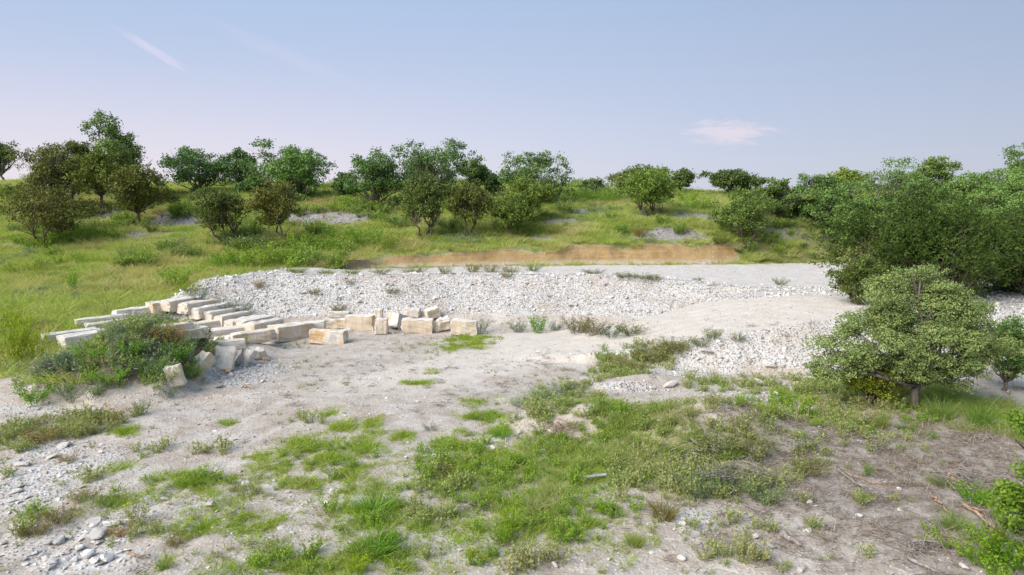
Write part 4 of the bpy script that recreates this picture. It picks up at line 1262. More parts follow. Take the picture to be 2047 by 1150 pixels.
    for (c, r), a in zip(clumps, area):
        nc = max(int(tot * a / sum(area) / per), 6)
        v = unit(rng.normal(size=(nc, 3)))
        v[:, 2] = np.where(v[:, 2] < -.8, -v[:, 2], v[:, 2])
        rr = rng.uniform(shell, 1.0, nc) ** .8
        # uneven surface: some sprays stick out, some are missing
        bump = 0.78 + 0.42 * (vnoise(v[:, 0] * 2.3 + seed, v[:, 1] * 2.3 + v[:, 2] * 2.9, seed) - .2)
        cc = c + v * (rr * bump)[:, None] * r
        keep = vnoise(cc[:, 0] * 1.1 / max(W / 5, .3) + 7, cc[:, 2] * 1.3 / max(W / 5, .3) + cc[:, 1], seed + 3) > .20
        cc, v = cc[keep], v[keep]
        nc = len(cc)
        tc = np.clip(rng.normal(.45, .22, nc), 0, 1)
        spread = ls * (.75 if kind == 'oak' else .7)
        idx = np.repeat(np.arange(nc), per)
        if kind == 'oak':
            b = cc[idx] + rng.normal(0, spread, (len(idx), 3)) * np.array([1.2, 1.2, .75])
            nn = unit(v[idx] * .9 + rng.normal(0, .55, (len(idx), 3)) + np.array([0, 0, .35]))
            d = unit(np.cross(nn, rng.normal(size=(len(idx), 3))))
        else:
            out = unit(v * np.array([1, 1, .8]) + np.array([0, 0, .45]) + rng.normal(0, .35, (nc, 3)))
            t = rng.random(len(idx))
            b = cc[idx] + out[idx] * (t * ls * 2.6 - ls)[:, None] + rng.normal(0, spread * .4, (len(idx), 3))
            d = unit(out[idx] + rng.normal(0, .8, (len(idx), 3)))
            nn = unit(v[idx] + rng.normal(0, .5, (len(idx), 3)) + np.array([0, 0, .2]))
        Q.append(leaf_quads(rng, b, d, ll * rng.uniform(.65, 1.25, len(idx)), lw * rng.uniform(.7, 1.25, len(idx)), nn))
        T.append(np.clip(tc[idx] + rng.normal(0, .16, len(idx)), 0, 1))
    Q, T = np.concatenate(Q), np.concatenate(T)
    me = quad_mesh('crown', Q, T, mat or (M_OAK if kind == 'oak' else M_JUN))
    cr = bpy.data.objects.new('crown', me)
    COL.objects.link(cr)
    cr.parent = root
    cr.color = (*tone, 1)
    return root


def tree(label, px, py, x0, x1, ytop, kind, seed, back=0.0, **kw):
    """tree whose foot is at (px, py) in the photograph, crown from x0 to x1 and up to ytop"""
    g = gp(px, py)
    if back:
        g = on_ground(g.x * (g.y + back) / g.y, g.y + back)
    d = g.y
    cx = ((x0 + x1) / 2 - 1023.5) / FPX * d
    W = (x1 - x0) / FPX * d * ((1.17 if x0 < 1500 else 1.02) if kind == 'oak' else 1.06)
    kw['cb'] = max(kw.get('cb', .22) - (.14 if kind == 'oak' else .0), 0.0)
    dr = dir_of((x0 + x1) / 2, ytop)
    H = CAM_Z + dr[2] / dr[1] * d - g.z
    lean = ((cx - g.x) / max(H, .5) * 1.0, 0)
    r = build_tree(label, g, H, W, kind, seed, lean=lean, **kw)
    for ch in r.children:
        if ch.name.startswith('crown'):
            ch.location.x = cx - g.x
    return r


JB = (1.1, .82, .8)      # browned juniper
TREES = [
    # label, foot px, foot py, left, right, top, kind, seed, options
    ('wispy oak on the skyline at the left edge of the picture', 14, 372, -30, 38, 279, 'oak', 11, dict(cb=.3, nlobe=7, dens=.5, back=8)),
    ('browned multi-stemmed juniper leaning in the left field, nearest tree on the left', 95, 491, 12, 188, 372, 'juniper', 12, dict(cb=.2, stems=4, tone=JB, nlobe=14, dead=2)),
    ('brownish ragged tree behind the leaning left juniper', 120, 440, 52, 172, 290, 'oak', 13, dict(cb=.25, tone=(1.1, .75, .7), dens=.8, nlobe=12)),
    ('juniper with dark straight trunk beside the tall skyline oak', 205, 427, 160, 262, 306, 'juniper', 14, dict(cb=.28, tone=(1.3, 1.2, 1))),
    ('tallest oak on the left skyline with a sparse open top', 248, 432, 188, 290, 248, 'oak', 15, dict(cb=.3, back=5, nlobe=13, dens=.85, tone=(1.2, 1.15, 1))),
    ('dark brownish juniper right of the left tree cluster', 277, 451, 228, 336, 332, 'juniper', 16, dict(cb=.2, tone=(1.15, .95, .85))),
    ('ragged tree rising behind the left cluster', 160, 430, 118, 205, 280, 'oak', 17, dict(cb=.3, back=7, dens=.7, tone=(1.2, .9, .8))),
    ('wide dark oak left of the thin oak on the skyline', 405, 388, 338, 482, 295, 'oak', 18, dict(cb=.12, nlobe=15, tone=(.8, .95, 1))),
    ('thin ragged oak between two wide skyline oaks', 497, 392, 468, 518, 300, 'oak', 19, dict(cb=.25, nlobe=7, dens=.65, tone=(.85, .9, 1), back=2)),
    ('large spreading oak behind the light green one', 580, 398, 512, 674, 284, 'oak', 20, dict(cb=.2, nlobe=15, dens=.85, tone=(.9, 1, 1), back=3)),
    ('light green round oak in front of the large spreading one', 605, 402, 552, 641, 307, 'oak', 21, dict(cb=.04, nlobe=14, tone=(1.25, 1.35, 1.2))),
    ('low dark oak bush left of the light green oak', 515, 392, 492, 542, 352, 'oak', 22, dict(cb=.05, nlobe=8, tone=(.8, .95, .95), name='oak_bush')),
    ('dark green juniper with triple trunk, left of the pale-trunked one', 453, 490, 381, 494, 374, 'juniper', 23, dict(cb=.24, stems=3, nlobe=13)),
    ('juniper with pale twin trunk above the bright green weeds', 567, 490, 499, 606, 366, 'juniper', 24, dict(cb=.3, stems=2, tone=(1.25, 1.0, .9), nlobe=13, dead=1)),
    ('small round dark oak alone on the skyline gap', 697, 399, 671, 719, 348, 'oak', 25, dict(cb=.2, nlobe=9, tone=(.75, .85, .85))),
    ('upright oak at the left of the middle oak group', 752, 419, 704, 802, 300, 'oak', 26, dict(cb=.2, nlobe=13, tone=(.95, 1.05, 1))),
    ('largest dark oak in the middle of the skyline', 850, 412, 784, 922, 276, 'oak', 27, dict(cb=.15, nlobe=17, back=2, tone=(.9, 1, 1))),
    ('thin oak just right of the largest skyline oak', 945, 402, 915, 974, 319, 'oak', 28, dict(cb=.35, nlobe=7, dens=.75, back=3, tone=(.95, .95, .9))),
    ('half bare spindly tree between the two middle oaks', 983, 402, 968, 1006, 346, 'oak', 29, dict(cb=.3, nlobe=5, dens=.4, back=2, tone=(.8, .85, .85))),
    ('round oak right of the spindly bare tree', 1068, 412, 998, 1142, 302, 'oak', 30, dict(cb=.14, nlobe=15, tone=(1, 1.05, 1))),
    ('dark multi-stemmed juniper below the largest skyline oak', 857, 477, 798, 893, 352, 'juniper', 31, dict(cb=.2, stems=3, nlobe=14, dead=1)),
    ('juniper right of the multi-stemmed one under the oaks', 938, 476, 893, 978, 368, 'juniper', 32, dict(cb=.25, nlobe=12, stems=2, tone=(1.05, .95, .9))),
    ('lighter juniper under the round oak', 1050, 442, 998, 1096, 357, 'juniper', 33, dict(cb=.12, nlobe=12, tone=(1.35, 1.35, 1.1))),
    ('small slim-trunked juniper nearest the cut bank', 1022, 473, 984, 1066, 396, 'juniper', 34, dict(cb=.22, nlobe=11, tone=(1.15, 1.2, 1))),
    ('little dark tree on the skyline left of the bright bush', 1183, 396, 1161, 1205, 362, 'oak', 35, dict(cb=.1, nlobe=7, tone=(.75, .75, .75), back=3)),
    ('rounded bright green juniper on bare knoll above the cut', 1297, 433, 1237, 1354, 340, 'juniper', 36, dict(cb=.2, stems=4, nlobe=16, tone=(1.25, 1.4, 1), fork=.12)),
    ('brownish oak behind the rounded juniper on the knoll', 1275, 405, 1221, 1342, 328, 'oak', 37, dict(cb=.2, nlobe=11, back=8, dens=.7, tone=(1.2, 1, .8))),
    ('small thin oak right of the knoll juniper', 1358, 396, 1337, 1381, 342, 'oak', 38, dict(cb=.3, nlobe=6, dens=.7, back=5, tone=(.9, .85, .8))),
    ('dark lacy oak alone against the sky right of the knoll', 1458, 400, 1414, 1513, 337, 'oak', 39, dict(cb=.25, nlobe=10, dens=.75, back=4, tone=(.75, .7, .65))),
    ('tufted open juniper standing in the grass right of the cut', 1487, 492, 1424, 1546, 388, 'juniper', 40, dict(cb=.15, stems=3, nlobe=11, fork=.2, tone=(1, 1.1, 1))),
    ('oak with pale forked trunk behind the tufted juniper', 1553, 444, 1498, 1606, 362, 'oak', 41, dict(cb=.32, nlobe=11, tone=(1, .95, .8))),
    ('leafy oak right of the pale forked trunk', 1625, 442, 1572, 1694, 350, 'oak', 42, dict(cb=.08, nlobe=14, tone=(1.05, 1.1, 1))),
    ('yellowish oak crown behind the right thicket, sunlight put into its leaf colour', 1680, 430, 1642, 1718, 334, 'oak', 43, dict(cb=.2, nlobe=9, dens=.75, back=6, tone=(1.6, 1.35, .9))),  # low sun on this crown is painted as a yellow leaf tone
    ('large rounded oak in the right thicket', 1760, 457, 1668, 1864, 335, 'oak', 44, dict(cb=.05, nlobe=18, tone=(1.1, 1.15, 1.1))),
    ('tall thin-topped oak rising from the right thicket', 1850, 430, 1802, 1900, 317, 'oak', 45, dict(cb=.45, nlobe=9, dens=.6, back=6, tone=(1.1, 1.05, .9))),
    ('bluish green oak below the wooded slope', 1925, 440, 1870, 1985, 345, 'oak', 46, dict(cb=.05, nlobe=14, tone=(1.15, 1.2, 1.1), back=6)),
    ('light green spreading oak on the wooded slope at the right edge', 2010, 450, 1935, 2100, 335, 'oak', 47, dict(cb=.05, nlobe=18, tone=(1.3, 1.35, 1.15), back=4)),
    ('dark oak at the lower left of the right thicket', 1660, 472, 1600, 1730, 385, 'oak', 71, dict(cb=.1, nlobe=13, tone=(1.05, 1.1, .95))),
    ('dark oak in the lower middle of the right thicket', 1725, 490, 1660, 1800, 395, 'oak', 72, dict(cb=.1, nlobe=13, tone=(1.15, 1.15, 1))),
    ('green oak joining the forked oak to the thicket', 1590, 448, 1540, 1650, 372, 'oak', 73, dict(cb=.12, nlobe=11, tone=(.85, .95, .85), back=2)),
    ('pale green oak at the right edge low on the wooded slope', 1985, 470, 1920, 2060, 365, 'oak', 74, dict(cb=.08, nlobe=14, tone=(1.15, 1.2, 1.05), back=3)),
    ('oak filling the gap behind the big dark juniper', 1880, 470, 1800, 1960, 378, 'oak', 48, dict(cb=.05, nlobe=14, tone=(1.3, 1.3, 1.1))),
    ('lower light green oak at the right edge above the big juniper', 2030, 500, 1960, 2110, 385, 'oak', 49, dict(cb=.05, nlobe=14, tone=(1.2, 1.25, 1.1))),
]
for (lab, px, py, x0, x1, yt, kind, seed, kw) in TREES:
    kw = dict(kw); bk = kw.pop('back', 0.0)
    tree(lab, px, py, x0, x1, yt, kind, seed, bk, **kw)

# the wooded rise at the far right
for k, (x, y, h, w, lab) in enumerate([
        (88, 118, 8, 10, 'farthest-left oak on the distant wooded rise'), (101, 128, 8, 11, 'second oak up the distant wooded rise'),
        (96, 112, 7, 9, 'near lower oak on the distant wooded rise'), (113, 138, 8, 11, 'oak high on the distant wooded rise near the right edge'),
        (108, 118, 8, 10, 'middle oak on the distant wooded rise at the right edge')]):
    build_tree(lab, on_ground(x, y), h, w, 'oak', 300 + k, cb=.1, nlobe=12, maxleaf=6000, tone=(1.15, 1.2, 1.2), group='trees on the distant rise')

# big dark junipers right of the road
def near_tree(label, x, y, H, W, kind, seed, **kw):
    return build_tree(label, on_ground(x, y), H, W, kind, seed, limbs=True, **kw)


near_tree('big dense dark juniper overhanging the right side of the ramp', 20.9, 34.8, 4.6, 9.2, 'juniper', 61, cb=-.12, nlobe=34, stems=3, leaf=.12, maxleaf=70000, dens=1.6, sub=5, fat=(.48, .72), group='junipers beside the ramp', tone=(.42, .53, .30))
near_tree('dense dark juniper at the right edge behind the leafy oak', 26.6, 36.2, 4.2, 7.6, 'juniper', 62, cb=-.1, nlobe=26, stems=3, leaf=.13, maxleaf=44000, dens=1.5, sub=5, fat=(.45, .7), dead=5, group='junipers beside the ramp', tone=(.48, .56, .34))
near_tree('low dark juniper skirt at the ramp edge below the big one', 15.9, 31.8, 2.4, 2.4, 'juniper', 63, cb=.0, nlobe=9, stems=2, leaf=.11, maxleaf=12000, dens=1.5, group='junipers beside the ramp', tone=(.9, .95, .85))
near_tree('small dark juniper at the right edge below the white rubble', 17.7, 24.2, 2.6, 2.0, 'juniper', 64, cb=.12, nlobe=10, leaf=.085, maxleaf=11000, dens=1.3, group='junipers beside the ramp', tone=(.95, 1.25, 1.2))
near_tree('olive juniper bush beside the leafy oak trunk', 12.1, 22.6, 1.7, 1.9, 'juniper', 65, cb=.0, nlobe=9, leaf=.075, maxleaf=12000, dens=1.2, group='junipers beside the ramp', tone=(1.9, 1.6, .8), name='juniper_bush')

# leafy oak in the right middle ground
g = gp(1832, 816)
rngo = np.random.default_rng(5)
OL = [(-2.3, .2, 1.75, 1.1, 1.0, .62), (-1.3, -.6, 2.2, 1.1, 1.0, .7), (-.6, .3, 2.7, 1.3, 1.2, .85), (.3, -.3, 3.0, 1.2, 1.1, .8), (-1.5, .5, 3.0, 1.1, 1.0, .75),
      (-.7, 0, 3.7, 1.2, 1.1, .7), (-1.4, 0, 3.75, .9, .9, .6), (.3, .3, 3.75, 1.1, 1.0, .7), (1.2, .2, 2.7, 1.1, 1.0, .7), (1.8, -.2, 2.1, 1.0, .9, .6), (.2, -.8, 2.2, 1.2, .9, .7),
      (1.0, -.4, 1.7, 1.0, .9, .5), (-.4, -.9, 1.7, 1.0, .8, .55), (2.3, .3, 2.5, .5, .5, .3), (-2.7, -.1, 1.35, .8, .8, .45), (0.9, 0, 3.3, 1.0, .9, .7), (.3, .1, 4.2, .7, .6, .4), (-.9, .1, 4.25, .8, .6, .4),
      (.2, .4, 1.35, 1.1, 1.0, .55), (.9, -.3, 1.15, .9, .8, .5), (1.7, .1, 1.35, .9, .8, .5), (-.5, -.5, 1.3, .8, .7, .45), (-1.5, .2, 1.5, .9, .8, .5), (-3.1, .1, 1.3, .55, .5, .28), (2.5, .1, 1.9, .5, .5, .35),
      (-2.0, 0, 2.6, .8, .8, .55), (-.3, -.2, 4.45, .5, .45, .3), (1.6, 0, 3.2, .6, .6, .45), (-.3, 0, 3.2, 1.3, 1.0, .9), (0, -.5, 2.5, 1.2, .8, .8)]
build_tree('leafy grey-green oak in front of the big dark juniper', g, 4.7, 5.6, 'oak', 66, lobes=OL, leaf=.070, maxleaf=90000, dens=1.5, mat=M_OAKN, group='oaks in the foreground', fork=.17, shell=.4, sub=7, fat=(.42, .66), limbs=True, tone=(1.2, 1.15, .95))
# branches of an oak reaching in at the right edge
g = on_ground(10.25, 11.6)
NL = [(-.95, .1, 2.95, .55, .5, .34), (-.75, .2, 2.45, .5, .5, .32), (-1.15, 0, 1.75, .6, .5, .42), (-.95, -.1, 1.15, .55, .5, .4), (-.55, .3, 1.9, .6, .6, .5), (-.2, 0, 2.8, .7, .7, .5), (0, .2, 1.5, .8, .8, .6), (.3, 0, 3.3, .8, .8, .5), (-.9, .2, .75, .4, .4, .3), (-.7, 0, 2.9, .6, .5, .4), (-.8, 0, 1.5, .6, .5, .45), (-1.3, 0, 1.5, .4, .4, .3), (-.6, 0, 1.0, .6, .5, .4), (-1.2, .1, 2.85, .4, .4, .25), (-.5, -.2, 2.3, .6, .5, .4)]
build_tree('bright green oak branches reaching in at the lower right edge', g, 3.8, 2.6, 'oak', 67, lobes=NL, leaf=.08, maxleaf=26000, dens=2.2, mat=M_OAKB, tone=(1.3, 1.25, 1), group='oaks in the foreground', fork=.2, shell=.45, limbs=True)
# ------------------------------------------------------------------ single weeds, bushes and tufts
def _variants(kind):
    R = np.random.default_rng
    f = {
        'plume': lambda k: (*weedy(R(400 + k), 20, 1.0, .5, 420, .085, .034, 1.3, .42), M_WEEDB),
        'leafy': lambda k: (*weedy(R(410 + k), 26, .92, .6, 620, .075, .04, .5, .75), M_WEEDB),
        'grey': lambda k: (*weedy(R(420 + k), 30, .9, .7, 700, .06, .026, .6, .85), M_WEEDG),
        'olive': lambda k: (*weedy(R(430 + k), 40, .9, .7, 950, .075, .028, .9, .95), M_WEEDO),
        'tuft': lambda k: (*blades(R(440 + k), 170, .30, .55, 1.0, .022, .42, .4, 3), M_TUFT),
        'cone': lambda k: (*weedy(R(450 + k), 26, 1.0, .5, 900, .09, .035, 1.4, .40), M_JUN),
        'dark': lambda k: (*weedy(R(460 + k), 34, .9, .8, 900, .08, .04, .4, .95), M_OAK),
    }[kind]
    out = []
    for k in range(3):
        q, ti, mat = f(k)
        # bring to unit height and unit width
        z = q[:, :, 2].max(); w = np.percentile(np.abs(q[:, :, :2]), 97) * 2
        q = q / np.array([w, w, z])
        out.append(quad_mesh(kind + '_growth', q, ti, mat))
    return out


VAR = {}
NAMES = {'plume': ('tall_weed', 'weed'), 'leafy': ('leafy_weed', 'weed'), 'grey': ('grey_weed', 'weed'), 'olive': ('dry_weed', 'weed'), 'tuft': ('grass_tuft', 'grass tuft'),
         'cone': ('juniper_seedling', 'bush'), 'dark': ('dark_bush', 'bush')}
_wk = [0]


def weed(kind, px, py, w, h, label, tone=(1, 1, 1), group=None):
    """a plant with its foot at that pixel, so many pixels wide and high"""
    if kind not in VAR:
        VAR[kind] = _variants(kind)
    _wk[0] += 1
    g = gp(px, py)
    d = math.hypot(g.y, g.z - CAM_Z)
    r = random.Random(_wk[0] * 13)
    nm, cat = NAMES[kind]
    o = bpy.data.objects.new(nm, VAR[kind][_wk[0] % 3])
    COL.objects.link(o)
    W, H = w / FPX * d, h / FPX * d
    o.location = (g.x, g.y + W * .15, float(height(g.x, g.y + W * .15)) - .02)
    o.scale = (W, W * .9, H)
    o.rotation_euler = (0, 0, r.uniform(0, 6.28))
    o.color = (*tone, 1)
    return tag(o, label, cat, group or 'single plants among the grass')


Y, DK, BR = (1.2, 1.1, .8), (.7, .75, .8), (1.25, .85, .75)
WEEDS = [
    # left field
    ('plume', 20, 735, 60, 120, 'tall yellow-green weeds at the left edge, nearest the picture border', Y),
    ('plume', 62, 728, 55, 85, 'tall yellow-green weed right of the ones at the left edge', Y),
    ('plume', 40, 700, 50, 85, 'tall yellow-green weed standing behind the two at the left edge', (1, 1.05, .8)),
    ('plume', 25, 655, 45, 48, 'small yellow-green weed above the tall ones at the left edge', Y),
    ('leafy', 36, 553, 62, 34, 'rounded bright bush in the left field near the picture edge', (.9, .95, .8)),
    ('plume', 142, 586, 28, 56, 'slender upright weed alone in the left field', (.8, 1, .9)),
    ('plume', 115, 532, 20, 26, 'small upright weed left of the fuzzy grey-green plants', (.8, .9, .9)),
    ('plume', 157, 532, 26, 28, 'small dark upright weed above the slender one', (.7, .85, .9)),
    ('grey', 255, 523, 40, 36, 'fuzzy grey-green plant left in the left field', (1, 1, 1)),
    ('leafy', 282, 530, 36, 32, 'light green plant in the left field right of the fuzzy one', (.95, 1, 1.1)),
    ('cone', 376, 518, 20, 24, 'small dark juniper seedling below the triple-trunk juniper', (1, 1.1, 1)),
    ('cone', 322, 507, 16, 14, 'tiny dark shrub left of the juniper seedling', (1, 1, 1)),
    ('plume', 345, 580, 62, 48, 'feathery bright green weed left of the white slope', (.8, 1, .9)),
    ('plume', 330, 566, 30, 32, 'small feathery weed behind the bright one left of the slope', (.85, 1, .9)),
    ('leafy', 375, 590, 50, 26, 'yellowish weed at the upper left toe of the white slope', (1, .95, 1)),
    ('tuft', 340, 622, 46, 22, 'round bright tussock right behind the back row of slabs', (1, 1.2, .6)),
    ('grey', 392, 606, 50, 30, 'grey-green weed at the left end of the white slope', (.9, 1, 1)),
    ('leafy', 440, 538, 60, 42, 'bright green bush at the left of the weed thicket', (.7, .95, .9)),
    ('leafy', 480, 540, 60, 52, 'tall bright green bush in the middle of the weed thicket', (.85, 1.05, .9)),
    ('plume', 520, 540, 60, 56, 'yellow-green plumed bush in the weed thicket', (1, 1.05, .9)),
    ('leafy', 555, 532, 50, 36, 'light bush at the right of the weed thicket', (.9, 1, .9)),
    ('plume', 590, 505, 50, 46, 'bright plumed weed behind the pale-trunked juniper', (.85, 1.05, .9)),
    ('leafy', 640, 505, 60, 36, 'leafy bush between weed thicket and the pale green shrub', (.75, .95, .8)),
    ('leafy', 625, 470, 45, 36, 'green bush on the slope above the weed thicket', (.8, 1, .9)),
    ('leafy', 730, 498, 66, 54, 'pale green shrub, left half of the pair above the cut', (.85, 1, 1.1)),
    ('leafy', 770, 503, 60, 46, 'pale yellow-green shrub, right half of the pair above the cut', (1, 1, 1.1)),
    ('dark', 793, 456, 56, 30, 'dark green bush right above the pale green shrubs', (.9, 1, 1)),
    ('dark', 742, 442, 36, 22, 'green bush under the upright middle oak', (1.3, 1.3, 1)),
    ('dark', 610, 525, 90, 22, 'low leafy green growth at the top left of the white slope', (1.6, 1.7, 1)),
    ('leafy', 20, 400, 60, 34, 'pale bush on the skyline at the left edge', (.6, .75, .8)),
    ('dark', 50, 395, 50, 26, 'dark bush behind the leaning left juniper', (1.1, 1.1, 1)),
    ('grey', 160, 440, 70, 42, 'grey-green shrub right of the leaning left juniper', (.9, 1, 1)),
    ('dark', 245, 452, 44, 20, 'low green shrub at the foot of the browned junipers', (1.4, 1.4, .9)),
    ('cone', 303, 468, 28, 22, 'small dark shrub below the grey scree', (1, .95, .9)),
    ('leafy', 375, 468, 30, 20, 'light green weed between scree and triple-trunk juniper', (.9, 1, 1)),
    ('dark', 440, 392, 44, 18, 'low green bush under the wide dark oak', (1.5, 1.5, 1)),
    ('dark', 690, 400, 36, 14, 'low dark shrub beside the small round skyline oak', (.8, .8, .8)),
    # above the cut, centre and right
    ('cone', 1244, 472, 30, 26, 'juniper seedling above the cut, left of the tan tussock', (1.2, 1.5, 1.1)),
    ('tuft', 1280, 475, 36, 30, 'tan tussock between two juniper seedlings above the cut', (1.1, .8, .9)),
    ('cone', 1357, 472, 32, 28, 'juniper seedling on the scree right above the cut', (1.2, 1.4, 1)),
    ('cone', 1326, 453, 32, 22, 'juniper seedling right below the knoll juniper', (1.1, 1.3, 1)),
    ('cone', 1222, 440, 22, 16, 'tiny juniper left below the knoll juniper', (1.1, 1.3, 1)),
    ('grey', 1190, 418, 40, 18, 'dark grey-green shrub below the bright skyline bush', (.7, .8, .8)),
    ('leafy', 1180, 405, 46, 30, 'bright green bush on the skyline, left one', (.75, 1, .9)),
    ('leafy', 1215, 408, 44, 32, 'bright green bush on the skyline, right one', (.85, 1.05, .8)),
    ('grey', 1105, 412, 60, 24, 'grey shrub right of the round oak', (.8, .85, .9)),
    ('leafy', 1108, 425, 26, 22, 'pale green weed in front of the grey shrub', (.9, 1, 1.1)),
    ('grey', 1140, 412, 40, 22, 'grey-green shrub between the round oak and the skyline bushes', (.9, 1, .9)),
    ('leafy', 1375, 410, 40, 36, 'bright green weed right of the knoll juniper', (.85, 1.05, .8)),
    ('leafy', 1400, 414, 44, 26, 'yellow-green weed on the skyline left of the dark lacy oak', (1, 1.05, .8)),
    ('dark', 1372, 420, 36, 16, 'dark low bush below the bright weeds right of the knoll', (1.2, 1.3, 1)),
    ('cone', 1440, 500, 44, 18, 'dark low juniper at the right end of the cut', (1, 1, 1)),
    ('cone', 1478, 512, 24, 12, 'tiny low juniper below the tufted open juniper', (1, 1, 1)),
    ('cone', 1580, 458, 40, 20, 'low juniper right of the pale forked trunk', (1, 1.1, 1)),
    ('cone', 1620, 468, 26, 14, 'tiny juniper in the grass left of the thicket', (1, 1.1, 1)),
    ('grey', 1000, 462, 50, 18, 'tan-grey shrub left of the slim-trunked juniper', BR),
    ('dark', 895, 462, 60, 30, 'dark bush between the two middle junipers', (1, 1.05, 1)),
    ('tuft', 1110, 470, 50, 18, 'pale grass tussock on the slope right of the slim juniper', (1.1, .95, 1.1)),
    ('tuft', 1180, 478, 60, 18, 'grass tussock on the slope above the middle of the cut', (1.1, 1.05, .9)),
    ('grey', 1300, 494, 40, 12, 'low grey weed on the rim of the cut', (.9, 1, .9)),
    # on the pad and the white slope
    ('olive', 890, 548, 34, 22, 'dry weed at the back of the pad, tallest on the left', (1, 1, .9)),
    ('olive', 945, 545, 40, 20, 'dry weed in the strip on the pad, first', (1, 1, .9)),
    ('olive', 980, 545, 44, 18, 'dry weed in the strip on the pad, second', (1, 1.1, .9)),
    ('olive', 1022, 545, 46, 18, 'dry weed in the strip on the pad, third', (1, 1.05, .9)),
    ('olive', 1065, 543, 40, 16, 'green weed ending the strip on the pad', (.8, 1.1, .9)),
    ('olive', 1015, 558, 28, 15, 'dry weed below the strip on the pad', (1.05, 1.05, .9)),
    ('olive', 825, 546, 60, 14, 'low dry growth at the left back of the pad', (.95, 1.1, .9)),
    ('olive', 760, 548, 50, 14, 'low dry growth at the far left back of the pad', (.95, 1.05, .9)),
    ('tuft', 700, 548, 46, 15, 'grassy tuft on the left shoulder of the slope', (.9, .95, .9)),
    ('tuft', 650, 548, 50, 16, 'grassy tuft in the growth along the left shoulder', (.95, 1, .8)),
    ('tuft', 590, 546, 60, 16, 'grassy tuft at the left start of the shoulder', (1, 1, .9)),
    ('grey', 700, 572, 24, 15, 'thin weed in the upper left of the white slope', (.9, .9, .9)),
    ('olive', 785, 592, 32, 17, 'round weed in the middle left of the white slope', (.85, .9, .8)),
    ('olive', 627, 592, 28, 15, 'dry weed on the left of the white slope', (1, .95, .9)),
    ('olive', 518, 580, 28, 20, 'brown weed near the left end of the white slope', (1, .85, .8)),
    ('olive', 676, 628, 32, 22, 'brownish weed low on the white slope above the tan block', (.85, .9, .8)),
    ('olive', 668, 650, 16, 10, 'tiny weed right above the tan block', (.8, .9, .8)),
    ('grey', 445, 632, 46, 32, 'dark green bush at the left foot of the white slope', (.65, .8, .75)),
    ('grey', 482, 632, 44, 30, 'blue-grey bush right of the dark one at the slope foot', (.75, .85, .95)),
    ('leafy', 465, 638, 30, 14, 'small bright weed between the two bushes at the slope foot', (.9, 1, .9)),
    ('olive', 1250, 558, 46, 12, 'dry weed on the right part of the pad, first', (.85, .95, .8)),
    ('olive', 1285, 562, 50, 14, 'dry weed on the right part of the pad, second', (.85, .95, .8)),
    ('olive', 1310, 563, 34, 12, 'dry weed on the right part of the pad, third', (.9, .95, .8)),
    ('olive', 1190, 548, 50, 11, 'faint dry growth in the middle of the pad', (.9, .95, .9)),
    ('olive', 1562, 570, 34, 18, 'green spiky weed at the top of the ramp', (.8, 1.05, .7)),
    ('olive', 1397, 562, 24, 9, 'low weed at the edge of the pad right of the dry strip', (.85, 1, .8)),
    # at the foot of the slope
    ('leafy', 1075, 667, 40, 42, 'bright leafy green weed at the foot of the white slope', (.6, .95, .8)),
    ('grey', 1036, 666, 36, 30, 'grey-green weed left of the bright leafy one', (.8, .85, .8)),
    ('grey', 1112, 662, 36, 26, 'grey weed right of the bright leafy one', (.8, .85, .85)),
    ('olive', 1155, 668, 66, 40, 'tangled brown and green weed in the slope-foot row, left', (.75, .75, .7)),
    ('olive', 1190, 672, 60, 38, 'tangled brownish weed in the slope-foot row, middle', (.8, .72, .65)),
    ('grey', 1222, 678, 60, 34, 'dark green tangled weed in the slope-foot row', (.65, .72, .65)),
    ('olive', 1262, 672, 70, 26, 'light tangled weed ending the slope-foot row on the right', (.85, .95, .8)),
    ('grey', 960, 664, 34, 32, 'dark green and rusty weed behind the right end block', (.75, .85, .6)),
    ('olive', 1425, 682, 46, 24, 'rounded green weed at the ramp edge, upper', (.85, 1.05, .8)),
    ('olive', 1402, 697, 44, 22, 'rounded green weed at the ramp edge, lower', (.85, 1.05, .8)),
    ('olive', 1475, 687, 38, 20, 'rounded weed on the ramp flank right of the pair', (.85, 1, .8)),
    ('olive', 1345, 712, 60, 34, 'feathery olive weed in the ramp-side drift, top', (.9, .95, .85)),
    ('olive', 1300, 730, 66, 36, 'feathery olive weed in the ramp-side drift, middle', (.95, .95, .85)),
    ('olive', 1265, 748, 60, 30, 'feathery straw weed in the ramp-side drift, bottom', (1.05, .95, .85)),
    ('olive', 1235, 735, 50, 26, 'reddish straw weed at the left of the ramp-side drift', (1.2, .85, .8)),
    # mound
    ('grey', 255, 662, 90, 28, 'blue-grey weeds crowning the mound', (.75, .85, .95)),
    ('grey', 232, 705, 40, 62, 'pale silvery weed on the front of the mound', (1.1, 1.1, 1.3)),
    ('olive', 330, 690, 70, 44, 'rust-tinged weed on the right shoulder of the mound', (1.15, .8, .5)),
    ('leafy', 350, 730, 60, 50, 'bright arching weed on the right side of the mound', (.55, .9, .8)),
    ('tuft', 300, 760, 80, 52, 'lush green grass clump on the front of the mound', (.7, 1.0, .7)),
    ('tuft', 380, 760, 60, 36, 'green grass clump beside the lone chunky block', (.75, 1, .7)),
    ('grey', 135, 752, 50, 50, 'dark blue-green bush on the left flank of the mound', (.5, .65, .7)),
    ('leafy', 180, 735, 80, 46, 'green leafy weed high on the left of the mound', (.7, 1.0, .8)),
    ('leafy', 215, 775, 80, 40, 'green leafy weed in the middle of the mound', (.7, 1.0, .9)),
    ('grey', 185, 805, 60, 40, 'grey-green leafy weed low on the mound', (.9, 1, 1)),
    ('grey', 140, 810, 46, 40, 'silvery weed low on the left of the mound', (1, 1.05, 1.1)),
